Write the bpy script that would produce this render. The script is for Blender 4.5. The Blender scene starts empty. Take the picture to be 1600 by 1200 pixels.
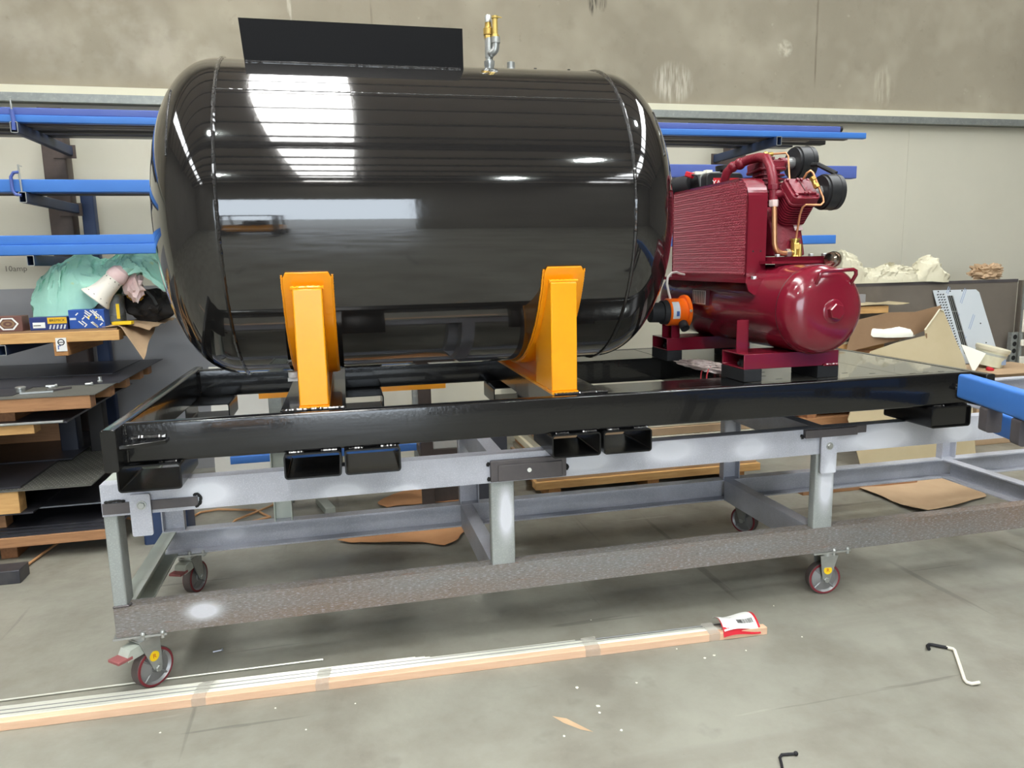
import bpy, bmesh, math, random
from mathutils import Vector, Matrix, noise, Euler
random.seed(7)
PI = math.pi
SC = bpy.context.scene
COL = SC.collection
# ------------------------------------------------------------------ camera
cam_d = bpy.data.cameras.new('camera')
cam = bpy.data.objects.new('camera', cam_d)
COL.objects.link(cam)
SC.camera = cam
yaw, pitch, roll = 0.227982, 0.162480, 0.020721
fw = Vector((math.sin(yaw)*math.cos(pitch), math.cos(yaw)*math.cos(pitch), -math.sin(pitch)))
rt = Vector((math.cos(yaw), -math.sin(yaw), 0))
dn = fw.cross(rt)
r2 = rt*math.cos(roll) + dn*math.sin(roll)
d2 = -rt*math.sin(roll) + dn*math.cos(roll)
cm = Matrix((r2, -d2, -fw)).transposed().to_4x4()
cm.translation = Vector((0.91814, -3.01683, 1.67347))
cam.matrix_world = cm
cam_d.sensor_width = 36.0
cam_d.lens = 1162.4/1600*36.0
cam_d.clip_start = 0.05
# ------------------------------------------------------------------ world, lights, exposure
w = bpy.data.worlds.new('sky')
SC.world = w
w.use_nodes = True
bg = w.node_tree.nodes['Background']
bg.inputs[0].default_value = (0.80, 0.90, 1.0, 1)
bg.inputs[1].default_value = 14.0
SC.view_settings.view_transform = 'Standard'
SC.view_settings.look = 'None'
SC.view_settings.gamma = 1.0
SC.view_settings.use_curve_mapping = False
SC.view_settings.exposure = -0.48
SC.cycles.use_denoising = True
SC.cycles.max_bounces = 10
SC.cycles.diffuse_bounces = 5
SC.cycles.glossy_bounces = 5
SC.cycles.sample_clamp_indirect = 8.0
SC.cycles.caustics_reflective = False
SC.cycles.caustics_refractive = False
ROOF = 7.0
def area(name, loc, sx, sy, power, color, rot=(0, 0, 0), shape='RECTANGLE'):
    l = bpy.data.lights.new(name, 'AREA')
    l.shape = shape; l.size = sx; l.size_y = sy; l.energy = power; l.color = color
    o = bpy.data.objects.new(name, l); COL.objects.link(o)
    o.location = loc; o.rotation_euler = rot
    return o
SKYLIGHTS = [(-5.4, -4.2), (0.62, -4.2), (6.6, -4.2)]
for i, (x, y) in enumerate(SKYLIGHTS):     # translucent roof strips, 1 m wide, running front to back; outer two unseen, added for overall light
    area('skylight_lamp', (x, y, ROOF+0.02), 1.0, 14.0, 960 if i == 1 else 480, (1.0, 0.93, 0.83))
LAMPS = [(3.6, -8.2), (4.1, -4.7), (-1.2, -7.6), (-0.5, -2.4), (4.6, -0.8)]
for (x, y) in LAMPS:
    area('high_bay_bulb', (x, y, 6.18), 0.36, 0.36, 120, (0.93, 1.0, 0.97), shape='DISK')
portal = area('door_portal', (-0.05, -12.0, 2.25), 4.7, 4.5, 1, (1, 1, 1), (PI/2, 0, PI))
portal.data.cycles.is_portal = True
portal.rotation_euler = (PI/2, 0, 0)       # faces the hall (+y)
# ------------------------------------------------------------------ materials
def lin(c):
    return tuple((x/255/12.92 if x/255 <= 0.04045 else ((x/255+0.055)/1.055)**2.4) for x in c)
MATS = {}
def mat(name, c1, rough=0.5, metal=0.0, c2=None, nscale=4.0, amt=0.5, bump=0.0, bscale=40.0, coat=0.0, stretch=(1, 1, 1),
        spots=None, rvar=0.0, detail=6.0, alpha=None, trans=0.0, ior=1.45, extra=None, contrast=(0.35, 0.65), spec=0.5):
    """procedural paint / metal / wood: base colour mixed by noise with c2, optional speckle colours, bump and gloss variation"""
    m = bpy.data.materials.new(name); m.use_nodes = True
    N = m.node_tree.nodes; L = m.node_tree.links
    b = N['Principled BSDF']
    b.inputs['Roughness'].default_value = rough
    b.inputs['Metallic'].default_value = metal
    b.inputs['IOR'].default_value = ior
    b.inputs['Specular IOR Level'].default_value = spec
    if coat: b.inputs['Coat Weight'].default_value = coat; b.inputs['Coat Roughness'].default_value = 0.03
    if trans: b.inputs['Transmission Weight'].default_value = trans
    if alpha is not None: b.inputs['Alpha'].default_value = alpha
    tc = N.new('ShaderNodeTexCoord'); mp = N.new('ShaderNodeMapping')
    mp.inputs['Scale'].default_value = stretch
    L.new(tc.outputs['Object'], mp.inputs['Vector'])
    col = N.new('ShaderNodeRGB'); col.outputs[0].default_value = (*lin(c1), 1)
    out = col.outputs[0]
    def nz(scale, lo, hi, det=detail):
        n = N.new('ShaderNodeTexNoise'); n.inputs['Scale'].default_value = scale; n.inputs['Detail'].default_value = det
        n.inputs['Roughness'].default_value = 0.62
        L.new(mp.outputs[0], n.inputs['Vector'])
        r = N.new('ShaderNodeMapRange'); r.inputs['From Min'].default_value = lo; r.inputs['From Max'].default_value = hi
        L.new(n.outputs['Fac'], r.inputs['Value'])
        return n, r.outputs[0]
    def mix(a, c, fac, k):
        mx = N.new('ShaderNodeMix'); mx.data_type = 'RGBA'
        mu = N.new('ShaderNodeMath'); mu.operation = 'MULTIPLY'; mu.inputs[1].default_value = k
        L.new(fac, mu.inputs[0]); L.new(mu.outputs[0], mx.inputs['Factor'])
        L.new(a, mx.inputs['A']); mx.inputs['B'].default_value = (*lin(c), 1)
        return mx.outputs['Result']
    if c2 is not None:
        n, f = nz(nscale, *contrast)
        out = mix(out, c2, f, amt)
        if rvar:
            mr = N.new('ShaderNodeMapRange'); mr.inputs['To Min'].default_value = max(0.02, rough-rvar); mr.inputs['To Max'].default_value = rough+rvar
            L.new(f, mr.inputs['Value']); L.new(mr.outputs[0], b.inputs['Roughness'])
    for (c, sc, lo, hi, k) in (spots or []):
        n, f = nz(sc, lo, hi, 3.0)
        out = mix(out, c, f, k)
    if extra: out = extra(N, L, tc, out, mix)
    L.new(out, b.inputs['Base Color'])
    if bump:
        n2 = N.new('ShaderNodeTexNoise'); n2.inputs['Scale'].default_value = bscale; n2.inputs['Detail'].default_value = 4
        L.new(mp.outputs[0], n2.inputs['Vector'])
        bp = N.new('ShaderNodeBump'); bp.inputs['Strength'].default_value = bump; bp.inputs['Distance'].default_value = 0.01
        L.new(n2.outputs['Fac'], bp.inputs['Height']); L.new(bp.outputs[0], b.inputs['Normal'])
    MATS[name] = m
    return m
# --- setting
def scuffs(N, L, tc, out, mix):
    # fine scratches and tyre scuffs worn into the slab
    for (rot, sx, sy, sc, lo, hi, c, k) in ((0.6, 1, 0.05, 9, 0.66, 0.70, (84, 82, 78), 0.5), (-0.9, 0.05, 1, 11, 0.67, 0.70, (82, 80, 76), 0.45), (0.15, 0.12, 1, 3.0, 0.60, 0.75, (104, 96, 88), 0.45), (1.3, 0.06, 1, 14, 0.68, 0.71, (170, 168, 156), 0.4)):
        mp = N.new('ShaderNodeMapping'); mp.inputs['Rotation'].default_value = (0, 0, rot); mp.inputs['Scale'].default_value = (sx, sy, 1)
        L.new(tc.outputs['Object'], mp.inputs['Vector'])
        n = N.new('ShaderNodeTexNoise'); n.inputs['Scale'].default_value = sc; n.inputs['Detail'].default_value = 5
        L.new(mp.outputs[0], n.inputs['Vector'])
        r = N.new('ShaderNodeMapRange'); r.inputs['From Min'].default_value = lo; r.inputs['From Max'].default_value = hi
        L.new(n.outputs['Fac'], r.inputs['Value'])
        out = mix(out, c, r.outputs[0], k)
    return out
mat('floor_concrete', (146, 145, 134), 0.42, c2=(112, 106, 95), nscale=1.5, amt=0.7, contrast=(0.38, 0.66), extra=scuffs, bump=0.12, bscale=30, rvar=0.14,
    spots=[((162, 162, 150), 1.3, 0.52, 0.8, 0.55), ((88, 84, 78), 5.5, 0.62, 0.80, 0.4), ((150, 150, 138), 60, 0.64, 0.80, 0.35), ((64, 62, 60), 95, 0.68, 0.78, 0.4)])
def wall_marks(N, L, tc, out, mix):
    # plaster scuffs, drips and panel joints; the last two pale patches paint a light hot spot (x, z, half width, half height, colour, strength, grain)
    for (x, z, rx, rz, c, k, sx, sz) in ((4.02, 3.26, 0.22, 0.20, (206, 200, 184), 0.75, 60, 6), (5.15, 3.60, 0.09, 0.09, (208, 202, 184), 0.7, 20, 20), (6.25, 3.30, 0.14, 0.22, (196, 188, 168), 0.5, 30, 5),
                                         (3.25, 3.92, 0.05, 0.14, (70, 66, 58), 0.9, 90, 10), (3.34, 3.92, 0.05, 0.10, (84, 78, 68), 0.7, 90, 10), (5.486, 3.75, 0.014, 0.9, (104, 94, 78), 0.6, 30, 4), (1.332, 3.8, 0.012, 0.8, (92, 84, 70), 0.6, 20, 3),
                                         (0.68, 3.75, 0.02, 0.25, (206, 200, 184), 0.6, 30, 8), (-0.9, 3.5, 0.8, 0.45, (186, 180, 164), 0.5, 4, 4), (-0.2, 3.35, 0.4, 0.3, (190, 184, 168), 0.4, 6, 6)):
        mp = N.new('ShaderNodeMapping'); mp.inputs['Scale'].default_value = (1/rx, 0, 1/rz); mp.inputs['Location'].default_value = (-x/rx, 0, -z/rz)
        L.new(tc.outputs['Object'], mp.inputs['Vector'])
        g = N.new('ShaderNodeTexGradient'); g.gradient_type = 'SPHERICAL'; L.new(mp.outputs[0], g.inputs['Vector'])
        m2 = N.new('ShaderNodeMapping'); m2.inputs['Scale'].default_value = (sx, 1, sz); L.new(tc.outputs['Object'], m2.inputs['Vector'])
        n = N.new('ShaderNodeTexNoise'); n.inputs['Scale'].default_value = 1.0; n.inputs['Detail'].default_value = 4; L.new(m2.outputs[0], n.inputs['Vector'])
        r = N.new('ShaderNodeMapRange'); r.inputs['From Min'].default_value = 0.38; r.inputs['From Max'].default_value = 0.62; L.new(n.outputs['Fac'], r.inputs['Value'])
        q = N.new('ShaderNodeMath'); q.operation = 'MULTIPLY'; q.inputs[1].default_value = 2.2; q.use_clamp = True; L.new(g.outputs['Fac'], q.inputs[0])
        p = N.new('ShaderNodeMath'); p.operation = 'MULTIPLY'; L.new(q.outputs[0], p.inputs[0]); L.new(r.outputs[0], p.inputs[1])
        out = mix(out, c, p.outputs[0], k)
    return out
mat('wall_concrete', (158, 150, 132), 0.85, c2=(140, 132, 115), nscale=0.6, amt=0.7, bump=0.2, bscale=14, extra=wall_marks,
    spots=[((182, 175, 156), 1.3, 0.50, 0.76, 0.6), ((116, 108, 93), 4.0, 0.58, 0.8, 0.3), ((100, 92, 78), 14, 0.66, 0.78, 0.25), ((205, 196, 172), 9, 0.70, 0.80, 0.35)])
mat('wall_sheet', (205, 201, 184), 0.55, c2=(194, 191, 175), nscale=0.7, amt=0.6, bump=0.03, bscale=3)
mat('cream_flashing', (226, 222, 198), 0.5, c2=(210, 206, 184), nscale=2, amt=0.4)
mat('galvanised', (164, 168, 164), 0.45, 0.55, c2=(138, 144, 142), nscale=16, amt=0.6, spots=[((190, 192, 188), 40, 0.55, 0.7, 0.5)])
mat('roof_steel', (214, 200, 188), 0.6, 0.0, c2=(198, 184, 172), nscale=1.5, amt=0.5)
mat('purlin_steel', (34, 32, 32), 0.6)
mat('hall_wall', (150, 146, 138), 0.8, c2=(126, 122, 114), nscale=0.6, amt=0.6)
mat('apron_concrete', (165, 163, 158), 0.85, c2=(150, 148, 142), nscale=0.5, amt=0.6)
# --- paints and metals
mat('black_gloss', (18, 18, 19), 0.15, c2=(22, 22, 23), nscale=6, amt=0.5, bump=0.06, bscale=70, coat=0.35)
mat('tank_gloss', (30, 29, 29), 0.07, c2=(35, 34, 33), nscale=5, amt=0.5, bump=0.014, bscale=42, coat=0.9)
mat('deck_black', (64, 63, 59), 0.26, c2=(68, 67, 62), nscale=2.5, amt=0.4, bump=0.02, bscale=25, coat=0.7)
mat('black_weld', (16, 16, 17), 0.07, bump=0.8, bscale=130, coat=1.0)
mat('pocket_black', (17, 17, 18), 0.24, spec=0.4, bump=0.04, bscale=70)
mat('black_satin', (16, 16, 18), 0.5, spec=0.12)
mat('yellow_paint', (248, 166, 18), 0.28, c2=(242, 152, 12), nscale=3, amt=0.5, bump=0.03, bscale=30, coat=0.25)
mat('maroon_paint', (118, 24, 42), 0.20, c2=(108, 20, 37), nscale=5, amt=0.5, bump=0.02, bscale=40, coat=0.4)
mat('maroon_cast', (126, 30, 46), 0.38, c2=(100, 20, 36), nscale=18, amt=0.6, bump=0.25, bscale=90)
mat('maroon_dark', (70, 10, 22), 0.4)
mat('maroon_mesh', (150, 36, 58), 0.3)  # lighter copy of the maroon, paints the light caught by the strands
mat('blue_paint', (62, 116, 194), 0.42, c2=(70, 126, 202), nscale=2, amt=0.6, bump=0.02)
mat('blue_primer', (78, 96, 166), 0.5, c2=(88, 106, 172), nscale=3, amt=0.6)
mat('blue_dark', (44, 62, 96), 0.5, c2=(36, 48, 76), nscale=4, amt=0.6)
def overspray(N, L, tc, out, mix):
    # pale overspray patches left on the trolley steel, fixed to the steel in its own coordinates
    for (x, z, rx, rz, k) in [(0.38, 0.80, 0.17, 0.10, 0.95), (0.90, 0.76, 0.16, 0.07, 0.85), (1.15, 0.74, 0.12, 0.05, 0.7), (0.33, 0.315, 0.12, 0.065, 0.75), (1.95, 0.80, 0.22, 0.09, 1.0), (2.35, 0.82, 0.22, 0.1, 0.9), (2.75, 0.8, 0.16, 0.1, 0.75), (3.45, 0.79, 0.34, 0.11, 1.0), (3.9, 0.8, 0.2, 0.1, 0.8), (1.58, 0.60, 0.06, 0.2, 0.9), (3.16, 0.6, 0.07, 0.24, 0.95)]:
        mp = N.new('ShaderNodeMapping'); mp.vector_type = 'POINT'
        mp.inputs['Scale'].default_value = (1/rx, 0, 1/rz); mp.inputs['Location'].default_value = (-x/rx, 0, -z/rz)
        L.new(tc.outputs['Object'], mp.inputs['Vector'])
        g = N.new('ShaderNodeTexGradient'); g.gradient_type = 'QUADRATIC_SPHERE'
        L.new(mp.outputs[0], g.inputs['Vector'])
        n = N.new('ShaderNodeTexNoise'); n.inputs['Scale'].default_value = 170; n.inputs['Detail'].default_value = 2
        L.new(tc.outputs['Object'], n.inputs['Vector'])
        mm = N.new('ShaderNodeMath'); mm.operation = 'MULTIPLY_ADD'; mm.inputs[1].default_value = 1.6; mm.inputs[2].default_value = -0.30
        L.new(n.outputs['Fac'], mm.inputs[0])
        ad = N.new('ShaderNodeMath'); ad.operation = 'MULTIPLY'; ad.use_clamp = True
        sc_ = N.new('ShaderNodeMath'); sc_.operation = 'MULTIPLY'; sc_.inputs[1].default_value = 2.4; sc_.use_clamp = True
        nb = N.new('ShaderNodeTexNoise'); nb.inputs['Scale'].default_value = 7; nb.inputs['Detail'].default_value = 3
        L.new(tc.outputs['Object'], nb.inputs['Vector'])
        nm = N.new('ShaderNodeMath'); nm.operation = 'MULTIPLY_ADD'; nm.inputs[1].default_value = 1.1; nm.inputs[2].default_value = -0.42
        L.new(nb.outputs['Fac'], nm.inputs[0])
        ga = N.new('ShaderNodeMath'); ga.operation = 'ADD'; ga.use_clamp = True
        gm = N.new('ShaderNodeMath'); gm.operation = 'GREATER_THAN'; gm.inputs[1].default_value = 0.0
        gx = N.new('ShaderNodeMath'); gx.operation = 'MULTIPLY'
        L.new(g.outputs['Fac'], gm.inputs[0]); L.new(gm.outputs[0], gx.inputs[0]); L.new(nm.outputs[0], gx.inputs[1])
        gy = N.new('ShaderNodeMath'); gy.operation = 'MULTIPLY_ADD'; gy.use_clamp = True
        L.new(gx.outputs[0], gy.inputs[0]); L.new(g.outputs['Fac'], gy.inputs[1]); L.new(g.outputs['Fac'], gy.inputs[2])
        L.new(gy.outputs[0], sc_.inputs[0]); L.new(sc_.outputs[0], ad.inputs[0]); L.new(mm.outputs[0], ad.inputs[1])
        mx = N.new('ShaderNodeMath'); mx.operation = 'MAXIMUM'
        sq = N.new('ShaderNodeMath'); sq.operation = 'POWER'; sq.inputs[1].default_value = 1.3; L.new(sc_.outputs[0], sq.inputs[0])
        L.new(ad.outputs[0], mx.inputs[0]); L.new(sq.outputs[0], mx.inputs[1])
        out = mix(out, (222, 224, 232), mx.outputs[0], k)
    return out
mat('trolley_steel', (186, 188, 198), 0.46, 0.15, c2=(158, 160, 168), nscale=5, amt=0.6, bump=0.05, bscale=160,
    spots=[((206, 207, 212), 190, 0.52, 0.62, 0.5), ((116, 116, 120), 220, 0.60, 0.70, 0.35)], extra=overspray)
mat('trolley_post', (158, 163, 160), 0.5, 0.15, c2=(138, 142, 140), nscale=5, amt=0.6, bump=0.05, bscale=160, spots=[((184, 188, 186), 190, 0.54, 0.64, 0.4), ((112, 112, 112), 220, 0.60, 0.70, 0.35)], extra=overspray)
mat('trolley_rust', (128, 127, 124), 0.55, 0.2, c2=(126, 106, 90), nscale=2.2, amt=0.85, bump=0.08, bscale=160, stretch=(0.35, 1, 2.2),
    spots=[((176, 176, 184), 150, 0.53, 0.63, 0.55), ((70, 66, 68), 120, 0.56, 0.68, 0.5), ((140, 104, 82), 34, 0.60, 0.72, 0.45)], extra=overspray)
mat('trolley_pale', (186, 192, 182), 0.5, 0.1, c2=(160, 166, 158), nscale=4, amt=0.6, bump=0.04, bscale=120, spots=[((120, 118, 108), 14, 0.62, 0.75, 0.5)])
mat('mill_bar', (84, 80, 82), 0.45, 0.3, c2=(104, 98, 98), nscale=6, amt=0.6)
mat('zinc', (188, 190, 188), 0.32, 0.7, c2=(160, 164, 160), nscale=14, amt=0.6)
mat('chrome', (210, 210, 208), 0.12, 1.0)
mat('gauge_chrome', (176, 160, 146), 0.16, 1.0)
mat('brass', (206, 174, 98), 0.32, 0.85)
mat('brass_dull', (208, 180, 104), 0.38, 0.6)
mat('copper', (222, 164, 122), 0.34, 0.8, c2=(206, 144, 102), nscale=10, amt=0.5)
mat('rack_brown', (74, 64, 60), 0.55, 0.1, c2=(94, 82, 76), nscale=5, amt=0.7)
mat('sheet_steel', (74, 74, 80), 0.36, 0.45, c2=(60, 60, 66), nscale=1.6, amt=0.7, spots=[((104, 102, 100), 5, 0.6, 0.75, 0.35)])
mat('sheet_dusty', (108, 108, 100), 0.5, 0.25, c2=(84, 84, 82), nscale=2.5, amt=0.7)
mat('tread_steel', (150, 150, 142), 0.4, 0.3)
mat('navy_dark', (26, 31, 46), 0.5)
mat('sheet_edge', (132, 138, 146), 0.35, 0.5)
mat('steel_brown', (128, 120, 110), 0.5, 0.3, c2=(112, 104, 96), nscale=1.2, amt=0.7, spots=[((146, 138, 128), 3, 0.58, 0.75, 0.4)])
mat('grey_panel', (150, 150, 152), 0.5, 0.1, c2=(138, 138, 140), nscale=1, amt=0.5)
mat('rubber_black', (24, 25, 27), 0.7, c2=(44, 46, 50), nscale=6, amt=0.5)
mat('plastic_black', (30, 31, 33), 0.42, c2=(38, 39, 41), nscale=8, amt=0.5)
mat('paper_pleats', (38, 38, 40), 0.8)
mat('tyre_red', (126, 46, 54), 0.45)
mat('pedal_red', (150, 88, 88), 0.55)
mat('tyre_tread', (96, 86, 84), 0.55, c2=(78, 70, 68), nscale=12, amt=0.6)
mat('wheel_grey', (150, 150, 150), 0.4, 0.5)
mat('orange_paint', (244, 108, 18), 0.3, coat=0.3)
mat('white_cable', (220, 214, 208), 0.5)
mat('red_wire', (196, 52, 60), 0.5)
mat('sticker_yellow', (246, 206, 30), 0.5)
mat('ink_red', (190, 70, 30), 0.5)
mat('ink_black', (26, 26, 30), 0.6)
mat('ink_blue', (60, 92, 158), 0.6)
mat('ink_grey', (120, 116, 108), 0.7)
mat('label_white', (234, 234, 230), 0.55)
mat('label_red', (196, 34, 48), 0.45)
mat('label_bluegrey', (150, 168, 196), 0.5)
# --- timber, paper, cloth
def wood(name, a, b_, st):
    mat(name, a, 0.62, c2=b_, nscale=5, amt=0.75, bump=0.12, bscale=60, stretch=st, contrast=(0.3, 0.7))
wood('pine', (216, 172, 112), (186, 138, 82), (1.2, 12, 12))
wood('pine_y', (192, 140, 86), (150, 104, 62), (12, 1.2, 12))
wood('pine_pink', (228, 192, 162), (214, 172, 140), (1.0, 14, 14))
wood('hardwood', (178, 132, 92), (142, 100, 68), (1.2, 12, 12))
wood('hardwood_y', (160, 112, 76), (122, 84, 56), (12, 1.2, 12))
mat('kraft', (188, 160, 128), 0.8, c2=(170, 142, 112), nscale=3, amt=0.6, bump=0.1, bscale=10)
mat('kraft_pale', (186, 172, 140), 0.8, c2=(172, 156, 122), nscale=2, amt=0.6, bump=0.08, bscale=8)
mat('kraft_dark', (152, 122, 92), 0.8, c2=(132, 104, 78), nscale=3, amt=0.6, bump=0.08, bscale=8)
mat('kraft_orange', (202, 150, 104), 0.8, c2=(180, 128, 84), nscale=4, amt=0.6, bump=0.1, bscale=12)
mat('paper_cream', (216, 210, 186), 0.8, c2=(200, 193, 166), nscale=6, amt=0.5)
mat('paper_white', (238, 236, 222), 0.75)
mat('mint_cloth', (172, 222, 204), 0.85, c2=(150, 204, 186), nscale=5, amt=0.6, spots=[((214, 202, 60), 6.5, 0.66, 0.74, 0.8)], bump=0.15, bscale=30)
mat('perforated_white', (222, 216, 204), 0.7)
mat('pink_cloth', (222, 190, 188), 0.85, c2=(240, 226, 220), nscale=9, amt=0.7)
mat('black_fabric', (30, 28, 28), 0.8, c2=(46, 42, 40), nscale=8, amt=0.6)
mat('mustard_cloth', (176, 130, 46), 0.85)
mat('clear_plastic', (206, 212, 214), 0.15, trans=0.75, alpha=0.55, ior=1.3)
mat('clear_tape', (226, 222, 210), 0.2, trans=0.4, alpha=0.5, ior=1.3)
mat('clear_bag', (228, 216, 212), 0.3, trans=0.15, alpha=0.92, ior=1.3, c2=(190, 170, 168), nscale=20, amt=0.6)
mat('box_blue', (34, 78, 160), 0.5)
mat('box_navy', (38, 52, 112), 0.5)
mat('box_yellow', (226, 178, 30), 0.5)
mat('box_brown', (110, 74, 66), 0.6)
mat('film_steel', (206, 212, 216), 0.4, 0.1, c2=(196, 204, 210), nscale=2, amt=0.5)
mat('dark_gap', (24, 24, 24), 0.8)
mat('bucket_plastic', (222, 222, 196), 0.45, c2=(196, 196, 168), nscale=8, amt=0.6)
mat('hose_orange', (206, 158, 112), 0.5)
mat('rod_pale', (206, 206, 194), 0.32, 0.45)
mat('rod_dark', (120, 120, 118), 0.35, 0.5)
mat('pale_plastic', (228, 224, 210), 0.5)
mat('pale_panel', (216, 214, 206), 0.6, c2=(200, 198, 190), nscale=3, amt=0.5)
mat('lamp_shade', (70, 72, 74), 0.4, 0.5)
mat('screw_zinc', (190, 196, 206), 0.3, 0.7)
M = MATS
# ------------------------------------------------------------------ mesh builder
def rrect(x0, x1, y0, y1, r, n=4):
    pts = []
    for (cx, cy, a0) in ((x1-r, y1-r, 0), (x0+r, y1-r, PI/2), (x0+r, y0+r, PI), (x1-r, y0+r, 1.5*PI)):
        for i in range(n+1):
            t = a0 + PI/2*i/n
            pts.append((cx+r*math.cos(t), cy+r*math.sin(t)))
    return pts
def ax3(axis, p, a):
    if axis == 'x': return (a, p[0], p[1])
    if axis == 'y': return (p[0], a, p[1])
    return (p[0], p[1], a)
class MB:
    def __init__(s): s.v = []; s.f = []
    def add(s, vs, fs):
        k = len(s.v); s.v += [tuple(p) for p in vs]; s.f += [tuple(i+k for i in f) for f in fs]; return s
    def box(s, x0, x1, y0, y1, z0, z1):
        return s.add([(x0, y0, z0), (x1, y0, z0), (x1, y1, z0), (x0, y1, z0), (x0, y0, z1), (x1, y0, z1), (x1, y1, z1), (x0, y1, z1)],
                     [(0, 3, 2, 1), (4, 5, 6, 7), (0, 1, 5, 4), (1, 2, 6, 5), (2, 3, 7, 6), (3, 0, 4, 7)])
    def obox(s, c, size, rot=(0, 0, 0)):
        R = Euler(rot).to_matrix(); c = Vector(c); hx, hy, hz = [q/2 for q in size]
        vs = [c + R @ Vector((x, y, z)) for z in (-hz, hz) for (x, y) in ((-hx, -hy), (hx, -hy), (hx, hy), (-hx, hy))]
        return s.add(vs, [(0, 3, 2, 1), (4, 5, 6, 7), (0, 1, 5, 4), (1, 2, 6, 5), (2, 3, 7, 6), (3, 0, 4, 7)])
    def prism(s, poly, axis, a0, a1):
        n = len(poly)
        vs = [ax3(axis, p, a0) for p in poly] + [ax3(axis, p, a1) for p in poly]
        fs = [tuple(range(n)), tuple(range(2*n-1, n-1, -1))] + [(i, (i+1) % n, (i+1) % n+n, i+n) for i in range(n)]
        return s.add(vs, fs)
    def hollow(s, out, inn, axis, a0, a1):
        n = len(out)
        vs = [ax3(axis, p, a) for a in (a0, a1) for ring in (out, inn) for p in ring]
        fs = []
        for i in range(n):
            j = (i+1) % n
            fs += [(i, j, j+2*n, i+2*n), (n+i, n+j, n+j+2*n, n+i+2*n), (i, j, n+j, n+i), (2*n+i, 2*n+j, 3*n+j, 3*n+i)]
        return s.add(vs, fs)
    def rhs(s, axis, a0, a1, x0, x1, y0, y1, t=0.005, r=0.012):
        return s.hollow(rrect(x0, x1, y0, y1, r), rrect(x0+t, x1-t, y0+t, y1-t, max(r-t, 0.002)), axis, a0, a1)
    def chan(s, axis, a0, a1, x0, x1, y0, y1, side, tw=0.006, tf=0.008):
        """channel; web on side '-x'/'+x' (first cross coordinate) with flanges at y0 and y1"""
        if side == '-x': p = [(x0, y0), (x1, y0), (x1, y0+tf), (x0+tw, y0+tf), (x0+tw, y1-tf), (x1, y1-tf), (x1, y1), (x0, y1)]
        else: p = [(x0, y0), (x1, y0), (x1, y1), (x0, y1), (x0, y1-tf), (x1-tw, y1-tf), (x1-tw, y0+tf), (x0, y0+tf)]
        return s.prism(p, axis, a0, a1)
    def lathe(s, prof, o, axis=(0, 0, 1), n=24, cap=True):
        o = Vector(o); A = Vector(axis).normalized(); U = A.orthogonal().normalized(); V = A.cross(U)
        vs = []; fs = []; m = len(prof)
        for (r, h) in prof:
            for i in range(n):
                t = 2*PI*i/n; vs.append(o + A*h + (U*math.cos(t)+V*math.sin(t))*max(r, 1e-5))
        for k in range(m-1):
            for i in range(n):
                j = (i+1) % n; fs.append((k*n+i, k*n+j, (k+1)*n+j, (k+1)*n+i))
        if cap: fs += [tuple(range(n-1, -1, -1)), tuple(range((m-1)*n, m*n))]
        return s.add(vs, fs)
    def cyl(s, p0, p1, r, r1=None, n=16):
        p0 = Vector(p0); p1 = Vector(p1); d = p1-p0
        return s.lathe([(r, 0), (r if r1 is None else r1, d.length)], p0, d, n)
    def sweep(s, pts, r, n=8, cap=True, rf=None):
        pts = [Vector(p) for p in pts]; m = len(pts); vs = []; fs = []; U = None
        for k, p in enumerate(pts):
            d = (pts[min(k+1, m-1)]-pts[max(k-1, 0)]).normalized()
            U = (d.orthogonal() if U is None else (U - d*U.dot(d))).normalized(); V = d.cross(U)
            rr = r if rf is None else r*rf(k)
            for i in range(n):
                t = 2*PI*i/n; vs.append(p + (U*math.cos(t)+V*math.sin(t))*rr)
        for k in range(m-1):
            for i in range(n):
                j = (i+1) % n; fs.append((k*n+i, k*n+j, (k+1)*n+j, (k+1)*n+i))
        if cap: fs += [tuple(range(n-1, -1, -1)), tuple(range((m-1)*n, m*n))]
        return s.add(vs, fs)
    def grid(s, P, nu, nv, th=0.0):
        """surface P(i/nu, j/nv); with thickness th a second skin is added below"""
        vs = [Vector(P(i/nu, j/nv)) for j in range(nv+1) for i in range(nu+1)]
        q = lambda i, j: j*(nu+1)+i
        fs = [(q(i, j), q(i+1, j), q(i+1, j+1), q(i, j+1)) for j in range(nv) for i in range(nu)]
        if th:
            nrm = [Vector() for _ in vs]
            for f in fs:
                n_ = (vs[f[1]]-vs[f[0]]).cross(vs[f[3]]-vs[f[0]])
                for i in f: nrm[i] += n_
            k = len(vs)
            vs = vs + [v - (nn.normalized() if nn.length > 0 else Vector((0, 0, 1)))*th for v, nn in zip(vs, nrm)]
            fs2 = [tuple(i+k for i in reversed(f)) for f in fs]
            rim = [q(i, 0) for i in range(nu)] + [q(nu, j) for j in range(nv)] + [q(i, nv) for i in range(nu, 0, -1)] + [q(0, j) for j in range(nv, 0, -1)]
            fs = fs + fs2 + [(rim[i], rim[i]+k, rim[(i+1) % len(rim)]+k, rim[(i+1) % len(rim)]) for i in range(len(rim))]
        return s.add(vs, fs)
    def ball(s, c, r, seg=12, ring=8, sc=(1, 1, 1)):
        return s.lathe([(r*math.sin(PI*k/ring), -r*math.cos(PI*k/ring)) for k in range(ring+1)], c, (0, 0, 1), seg)
    def hexnut(s, c, axis, r, h):
        return s.lathe([(r, 0), (r, h*0.85), (r*0.88, h)], c, axis, 6)
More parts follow.
